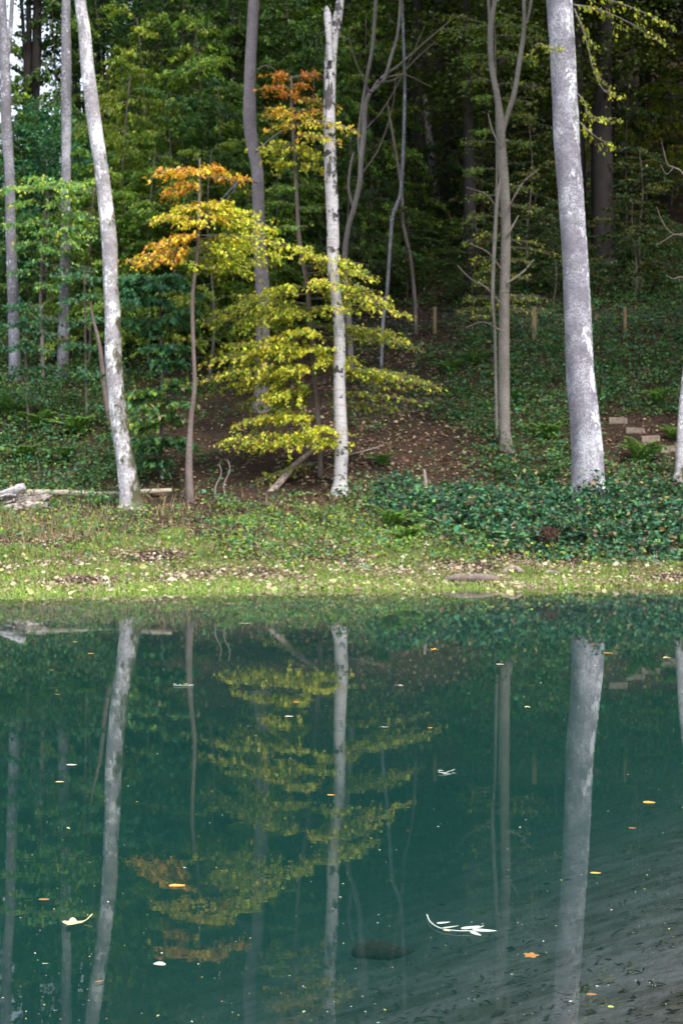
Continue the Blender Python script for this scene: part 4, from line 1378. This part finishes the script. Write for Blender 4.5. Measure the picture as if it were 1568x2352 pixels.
stick('driftwood', 'curved brown root arching out of the grass at the water edge',
      [(1150, 1322, Ds), (1166, 1308, Ds), (1180, 1305, Ds), (1194, 1312, Ds), (1208, 1324, Ds), (1240, 1322, Ds), (1262, 1313, Ds), (1292, 1320, Ds)], [.04, .055, .055, .055, .05, .04, .035, .02], 'wood_dead', 'driftwood')
# flat weathered board of driftwood in the shallows
xw, yw = on_water(1083, 1345)
zw = max(float(zg(xw, yw)), 0) + .045
m = MB()
tube(m, [(xw - .50, yw + .06, zw), (xw - .25, yw, zw + .03), (xw + .1, yw - .04, zw + .02), (xw + .42, yw + .05, zw), (xw + .56, yw + .1, zw - .02)], [.03, .075, .085, .07, .02], 10, 5, 0, .14)
tag(m.build('driftwood', M['bark_brown'], None, (xw, yw, 0)), 'flat weathered piece of wood lying at the water edge in front of the curved root', 'driftwood')

# steps
for (x0, x1, y, lab) in [(1398, 1440, 962, 'highest pale board of the wooden steps'), (1437, 1481, 984, 'second board of the wooden steps from the top'),
                         (1473, 1515, 1005, 'third board of the wooden steps from the top'), (1516, 1562, 1028, 'lowest board of the wooden steps, nearest the right edge')]:
    D = hit((x0 + x1) / 2, y + 12)
    c0, c1 = P(x0, y, D), P(x1, y, D)
    zt = max(float(zg(c0[0], D + .3)), float(zg(c1[0], D + .3))) + .03
    zb = zt - .26
    m = MB()
    V, bev = [], .012
    xa, xb = c0[0], c1[0]
    tl = R.uniform(-.04, .04)
    V = [(xa, D - .02, zb), (xb, D + .06, zb), (xb, D + .42, zb), (xa, D + .34, zb), (xa, D - .02, zt - bev), (xb, D + .06, zt - bev), (xb, D + .42, zt - bev), (xa, D + .34, zt - bev),
         (xa + bev, D - .02 + bev, zt), (xb - bev, D + .06 + bev, zt), (xb - bev, D + .42 - bev, zt), (xa + bev, D + .34 - bev, zt)]
    V = [(vx + R.uniform(-.012, .012), vy + R.uniform(-.012, .012), vz + (tl if vx > (xa + xb) / 2 else 0) + R.uniform(-.01, .01)) for vx, vy, vz in V]
    m.add(V, [(3, 2, 1, 0), (0, 1, 5, 4), (1, 2, 6, 5), (2, 3, 7, 6), (3, 0, 4, 7), (4, 5, 9, 8), (5, 6, 10, 9), (6, 7, 11, 10), (7, 4, 8, 11), (8, 9, 10, 11)])
    tag(m.build('wooden_step', M['wood_step'], None, ((xa + xb) / 2, D, zb)), lab, 'step', 'wooden steps up the slope')

# ------------------------------------------------------------------ floating leaves
LC = {}


def leaf_colour(name, c1, c2):
    m, t, b, out = mat_new(name)
    tc = nd(t, 'TexCoord').outputs['Object']
    n1 = noise(t, tc, 30, 4)
    t.links.new(mix(t, n1, c1, c2), b.inputs['Base Color'])
    b.inputs['Roughness'].default_value = .45
    return m


LC['white'] = leaf_colour('silvery_leaf', (.30, .36, .29), (.52, .55, .48))
LC['yellow'] = leaf_colour('pale_yellow_leaf', (.52, .40, .16), (.70, .60, .34))
LC['orange'] = leaf_colour('orange_leaf', (.70, .24, .03), (.80, .42, .08))
LC['pink'] = leaf_colour('pinkish_leaf', (.62, .42, .34), (.78, .60, .50))
LC['brown'] = leaf_colour('brown_leaf', (.24, .11, .03), (.42, .20, .05))
LC['green'] = leaf_colour('green_leaf', (.30, .40, .06), (.48, .56, .12))
LC['grey'] = leaf_colour('grey_green_leaf', (.30, .32, .26), (.46, .48, .40))


def leaf_outline(kind, n=28):
    th = np.linspace(0, 2 * np.pi, n, endpoint=False)
    if kind == 'maple':
        r = .30 + .20 * np.abs(np.cos(th * 2.5)) ** 1.4
        r = r * (1 - .15 * (np.cos(th) < -.8))
        return np.column_stack([np.cos(th) * r, np.sin(th) * r])
    if kind == 'willow':
        return np.column_stack([np.cos(th) * .5, np.sin(th) * .13 * (1 - .45 * np.cos(th))])
    if kind == 'round':
        return np.column_stack([np.cos(th) * .5, np.sin(th) * .40 * (1 - .2 * np.cos(th)) * (1 + .06 * np.sin(th * 9))])
    return np.column_stack([np.cos(th) * .5, np.sin(th) * .26 * (1 - .25 * np.cos(th)) * (1 + .04 * np.sin(th * 11))])


def leaf_into(mb, c, L, rot, kind, curl=.12, lift=.006, roll=0.0, mat=0):
    o = leaf_outline(kind) * L
    rr = np.array([0, .5, 1.0])
    V, F = [], []
    n = len(o)
    ca, sa = math.cos(rot), math.sin(rot)
    for q in rr[1:]:
        for p in o * q:
            z = lift + curl * ((p[1] / L) ** 2 * 2.2 + (p[0] / L) ** 2 * .5) * L + roll * p[1]
            V.append((c[0] + p[0] * ca - p[1] * sa, c[1] + p[0] * sa + p[1] * ca, c[2] + max(z, .003)))
    V.append((c[0], c[1], c[2] + lift))
    ctr = len(V) - 1
    q4 = [(k, (k + 1) % n, n + (k + 1) % n, n + k) for k in range(n)]
    mb.add(V, q4, mat, None, True)
    mb.add(np.array(V), [(ctr, (k + 1) % n, k) for k in range(n)], mat, None, True)


def floating(x, y, wpx, kind, colr, lab, rot=None, curl=.15, stem=False, name='floating_leaf', roll=0.0):
    X, Y = on_water(x, y)
    L = wpx * Y / FPX
    rot = R.uniform(-.5, .5) if rot is None else rot
    m = MB()
    leaf_into(m, (X, Y, 0), L, rot, kind, curl, roll=roll)
    if stem:
        a = np.array([X, Y, .008]) + np.array([math.cos(rot), math.sin(rot), 0]) * L * .3
        d = np.array([math.cos(rot + .3), math.sin(rot + .3), .05])
        tube(m, [a, a + d * L * .35, a + d * L * .65 + np.array([0, .01, .012])], [.0025, .002, .003], 5, 4, 0, 0)
    return tag(m.build(name, [LC[colr]], None, (X, Y, 0)), lab, 'leaf', 'leaves floating on the pond')


for row in [
    (168, 2125, 52, 'maple', 'yellow', 'pale maple leaf with an upturned stalk at the lower left', .5, .25, True),
    (407, 2040, 38, 'oval', 'orange', 'curled orange leaf floating left of centre', .2, .6),
    (367, 2219, 30, 'round', 'grey', 'round greyish leaf floating lowest of all on the left', -.4, .2),
    (1490, 1846, 28, 'round', 'orange', 'bright orange oval leaf at the right side', .0, .1),
    (1367, 2009, 25, 'oval', 'orange', 'small pale orange leaf on the reflection of the thickest trunk', .0, .3),
    (565, 1433, 32, 'willow', 'yellow', 'long pale leaf near the far bank, left of the birch reflection', .1, .3),
    (165, 1760, 24, 'oval', 'pink', 'pinkish leaf on the left, above the pale yellow one', .1, .4),
    (138, 1799, 20, 'oval', 'yellow', 'pale yellow leaf under the pinkish leaf on the left', .2, .4),
    (102, 2069, 26, 'oval', 'brown', 'dull brown leaf at the left, half sunk', .0, .05),
    (158, 1905, 18, 'willow', 'yellow', 'thin slanting sliver of leaf at the left', -1.0, .2),
    (664, 1648, 20, 'oval', 'pink', 'tan leaf among the yellow reflections left of the birch reflection', .1, .4),
    (681, 1615, 16, 'oval', 'orange', 'small orange leaf just above the tan leaf', .0, .4),
    (884, 1672, 20, 'willow', 'pink', 'thin pinkish leaf right of the birch reflection', .0, .4),
    (988, 1674, 12, 'oval', 'orange', 'tiny orange leaf level with the thin pinkish leaf', .0, .4),
    (920, 1577, 12, 'round', 'pink', 'tiny pink leaf alone in the dark reflection of the slope', .0, .5),
    (1148, 1528, 20, 'oval', 'pink', 'pale leaf over the reflected foot of the slim trunk', .1, .4),
    (1211, 1627, 14, 'round', 'yellow', 'small pale leaf between the two right hand trunk reflections', .0, .5),
    (1396, 1502, 22, 'oval', 'orange', 'orange leaf at the right edge of the reflected thickest trunk', .2, .3),
    (1366, 1530, 10, 'oval', 'pink', 'tiny leaf on the reflected foot of the thickest trunk', .0, .3),
    (1531, 1514, 18, 'round', 'yellow', 'rounded pale leaf near the right edge by the far bank', .0, .5),
    (997, 1494, 20, 'maple', 'orange', 'small orange maple leaf near the far bank in the middle', .0, .3),
    (1166, 1397, 14, 'oval', 'green', 'green leaf by the far bank, right of the middle', .2, .3),
    (760, 1829, 18, 'oval', 'orange', 'orange leaf touching the birch reflection', .0, .3),
    (209, 1503, 16, 'oval', 'orange', 'orange leaf near the far bank on the left', .0, .4),
    (174, 1476, 12, 'oval', 'yellow', 'yellowish leaf near the far bank, beyond the orange one on the left', .0, .4),
    (118, 1541, 12, 'oval', 'brown', 'tiny rusty leaf on the left below the log reflection', .0, .4),
    (133, 1597, 14, 'oval', 'brown', 'small brown leaf on the left, below the tiny rusty leaf', .0, .3),
    (105, 2217, 16, 'willow', 'green', 'little green leaf low on the left', .2, .3),
    (229, 2258, 22, 'willow', 'brown', 'slanting brown leaf among the sky reflections at the lower left', .6, .3),
    (1451, 1905, 18, 'oval', 'brown', 'brownish leaf below the bright orange oval leaf', .0, .2),
    (1402, 2317, 14, 'round', 'green', 'yellow green leaf floating closest to the lower right corner', .0, .2),
    (1358, 2288, 24, 'oval', 'brown', 'brown leaf low on the reflection of the thickest trunk', .0, .05),
    (1218, 2198, 40, 'maple', 'brown', 'sunken looking brown leaf under the silvery sprig', .0, .02),
]:
    floating(*row)


def sprig(lab, stem_px, leaves):
    pts = []
    for (x, y) in stem_px:
        X, Y = on_water(x, y)
        pts.append((X, Y, .008))
    org = (pts[0][0], pts[0][1], 0)
    root = empty('willow_sprig', org, lab, 'sprig')
    m = MB()
    tube(m, pts, np.linspace(.003, .0018, len(pts)), 6, 6, 0, 0)
    m.build('stem', [LC['white']], root, org)
    for (x, y, wpx, rot, colr, roll) in leaves:
        X, Y = on_water(x, y)
        m = MB()
        leaf_into(m, (X, Y, .003), wpx * Y / FPX, rot, 'willow', .1, .008, roll)
        m.build('leaf', [LC[colr]], root, org)


sprig('silvery leaved sprig with a curved stem floating at the lower right',
      [(980, 2106), (986, 2120), (1000, 2132), (1020, 2139), (1050, 2143), (1085, 2143)],
      [(1018, 2126, 34, .35, 'white', .1), (1034, 2136, 44, .45, 'white', -.1), (1026, 2144, 20, -.5, 'yellow', .1), (1080, 2137, 50, .45, 'white', .1),
       (1098, 2137, 40, .75, 'white', -.1), (1112, 2144, 56, -.15, 'white', .1), (1092, 2151, 40, -1.0, 'white', .2)])
sprig('small white three leaved sprig between the slim trunk and birch reflections',
      [(1006, 1776), (1014, 1778), (1026, 1777), (1044, 1770)],
      [(1012, 1774, 16, -.6, 'white', .1), (1026, 1782, 20, .0, 'white', .1), (1034, 1775, 18, .5, 'white', -.1), (1042, 1780, 12, -.5, 'white', 0)])
sprig('row of four little pale leaves on the reflection of the crooked sapling',
      [(398, 1576), (420, 1577), (444, 1577)],
      [(402, 1574, 14, -1.0, 'white', .1), (414, 1575, 12, 1.2, 'white', .1), (428, 1574, 18, 1.0, 'green', .1), (440, 1576, 14, .2, 'white', .1)])

# specks of seed and dust on the surface
mb = MB()
n = 480
u = N.uniform(-30, 1600, n)
v = HZ + 240 + 980 * N.random(n) ** .75
Y = FPX * CAMZ / (v - HZ)
X = Y * (u - CX) / FPX
L = np.exp(N.normal(0, .45, n)) * .0048 * (1 + Y / 16)
leaf_block(mb, np.column_stack([X, Y, np.full(n, .004)]), rand_dirs(n) * np.array([1, 1, 0.]), np.tile([0, 0, 1.], (n, 1)), L, L * .6, pal(n, [(.6, .6, .55), (.45, .5, .15), (.35, .25, .12)], [3, 2, 1]))
tag(mb.build('floating_specks', [M['leaf_ground']]), 'tiny seeds and specks drifting on the water', 'debris', kind='stuff')

# ------------------------------------------------------------------ things on the pond bed
def bed_at(x, y):
    for D in np.arange(3, 22, .02):
        X = D * (x - CX) / FPX
        if float(zg(X, D)) >= CAMZ + D * (HZ - y) / FPX:
            return X, D
    return X, D


mb = MB()
for q in range(1200):
    x, y = R.uniform(660, 1620), R.uniform(1820, 2400)
    if (x - 700) / 900 + (y - 1850) / 520 < .62 + R.uniform(0, .35): continue
    X, D = bed_at(x, y)
    if D > 12 or R.random() > .5 + .5 * math.sin(X * 5.3 + 2.1 * math.sin(D * 3.1)) * math.sin(D * 2.9 + 1.7 * math.sin(X * 4.3)): continue
    z = float(zg(X, D))
    a = R.uniform(-1.6, 1.6)
    l = R.uniform(.015, .075) * R.choice([.6, 1, 1, 1.7])
    r = R.uniform(.001, .0042)
    d = np.array([math.cos(a), math.sin(a), 0]) * l / 2
    c = np.array([X, D, z + r])
    b_ = R.uniform(-.25, .25) * l
    tube(mb, [c - d, c - d * .4 + np.array([0, b_, 0]), c + d * .4 + np.array([0, b_ * .6, R.uniform(0, .01)]), c + d], [r * .5, r, r * .9, r * .3], 5, 3, 0, .25)
n = 1500
uu = N.uniform(650, 1650, n)
vv = N.uniform(1850, 2420, n)
rows = [(bed_at(a, b)) for a, b in zip(uu[:700], vv[:700]) if (a - 700) / 900 + (b - 1850) / 520 > .7]
XX = np.array([r_[0] for r_ in rows])
YY = np.array([r_[1] for r_ in rows])
L = np.exp(N.normal(0, .4, len(XX))) * .032
leaf_block(mb, np.column_stack([XX, YY, zg(XX, YY) + .012]), rand_dirs(len(XX)) * np.array([1, .6, .15]), np.array([0, 0, 1.]) + N.normal(0, .3, (len(XX), 3)), L, L * .5, pal(len(XX), [(.02, .018, .016), (.06, .045, .03), (.10, .08, .05)], [3, 2, 1]), 1)
tag(mb.build('sunken_debris', [M['sunken'], M['leaf_ground']]), 'dark rotten twigs and leaves on the pond bed at the lower right', 'debris', kind='stuff')

Xs, Ds_ = bed_at(872, 2186)
k = Ds_ / FPX
m = MB()
zc = float(zg(Xs, Ds_)) * .45
Ds_ = (CAMZ - zc) * FPX / (2186 - HZ)
Xs = Ds_ * (872 - CX) / FPX
k = Ds_ / FPX
tube(m, [(Xs - 66 * k, Ds_, zc), (Xs - 55 * k, Ds_, zc), (Xs - 25 * k, Ds_, zc + .01), (Xs + 20 * k, Ds_ + .01, zc), (Xs + 50 * k, Ds_ + .02, zc - .01), (Xs + 80 * k, Ds_ + .03, zc)],
     [.008, .028, .042, .040, .022, .006], 12, 6, 0, .04)
tag(m.build('sunken_log', M['bark_dark'], None, (Xs, Ds_, zc)), 'dark tapering log lying under the water near the silvery sprig', 'log')
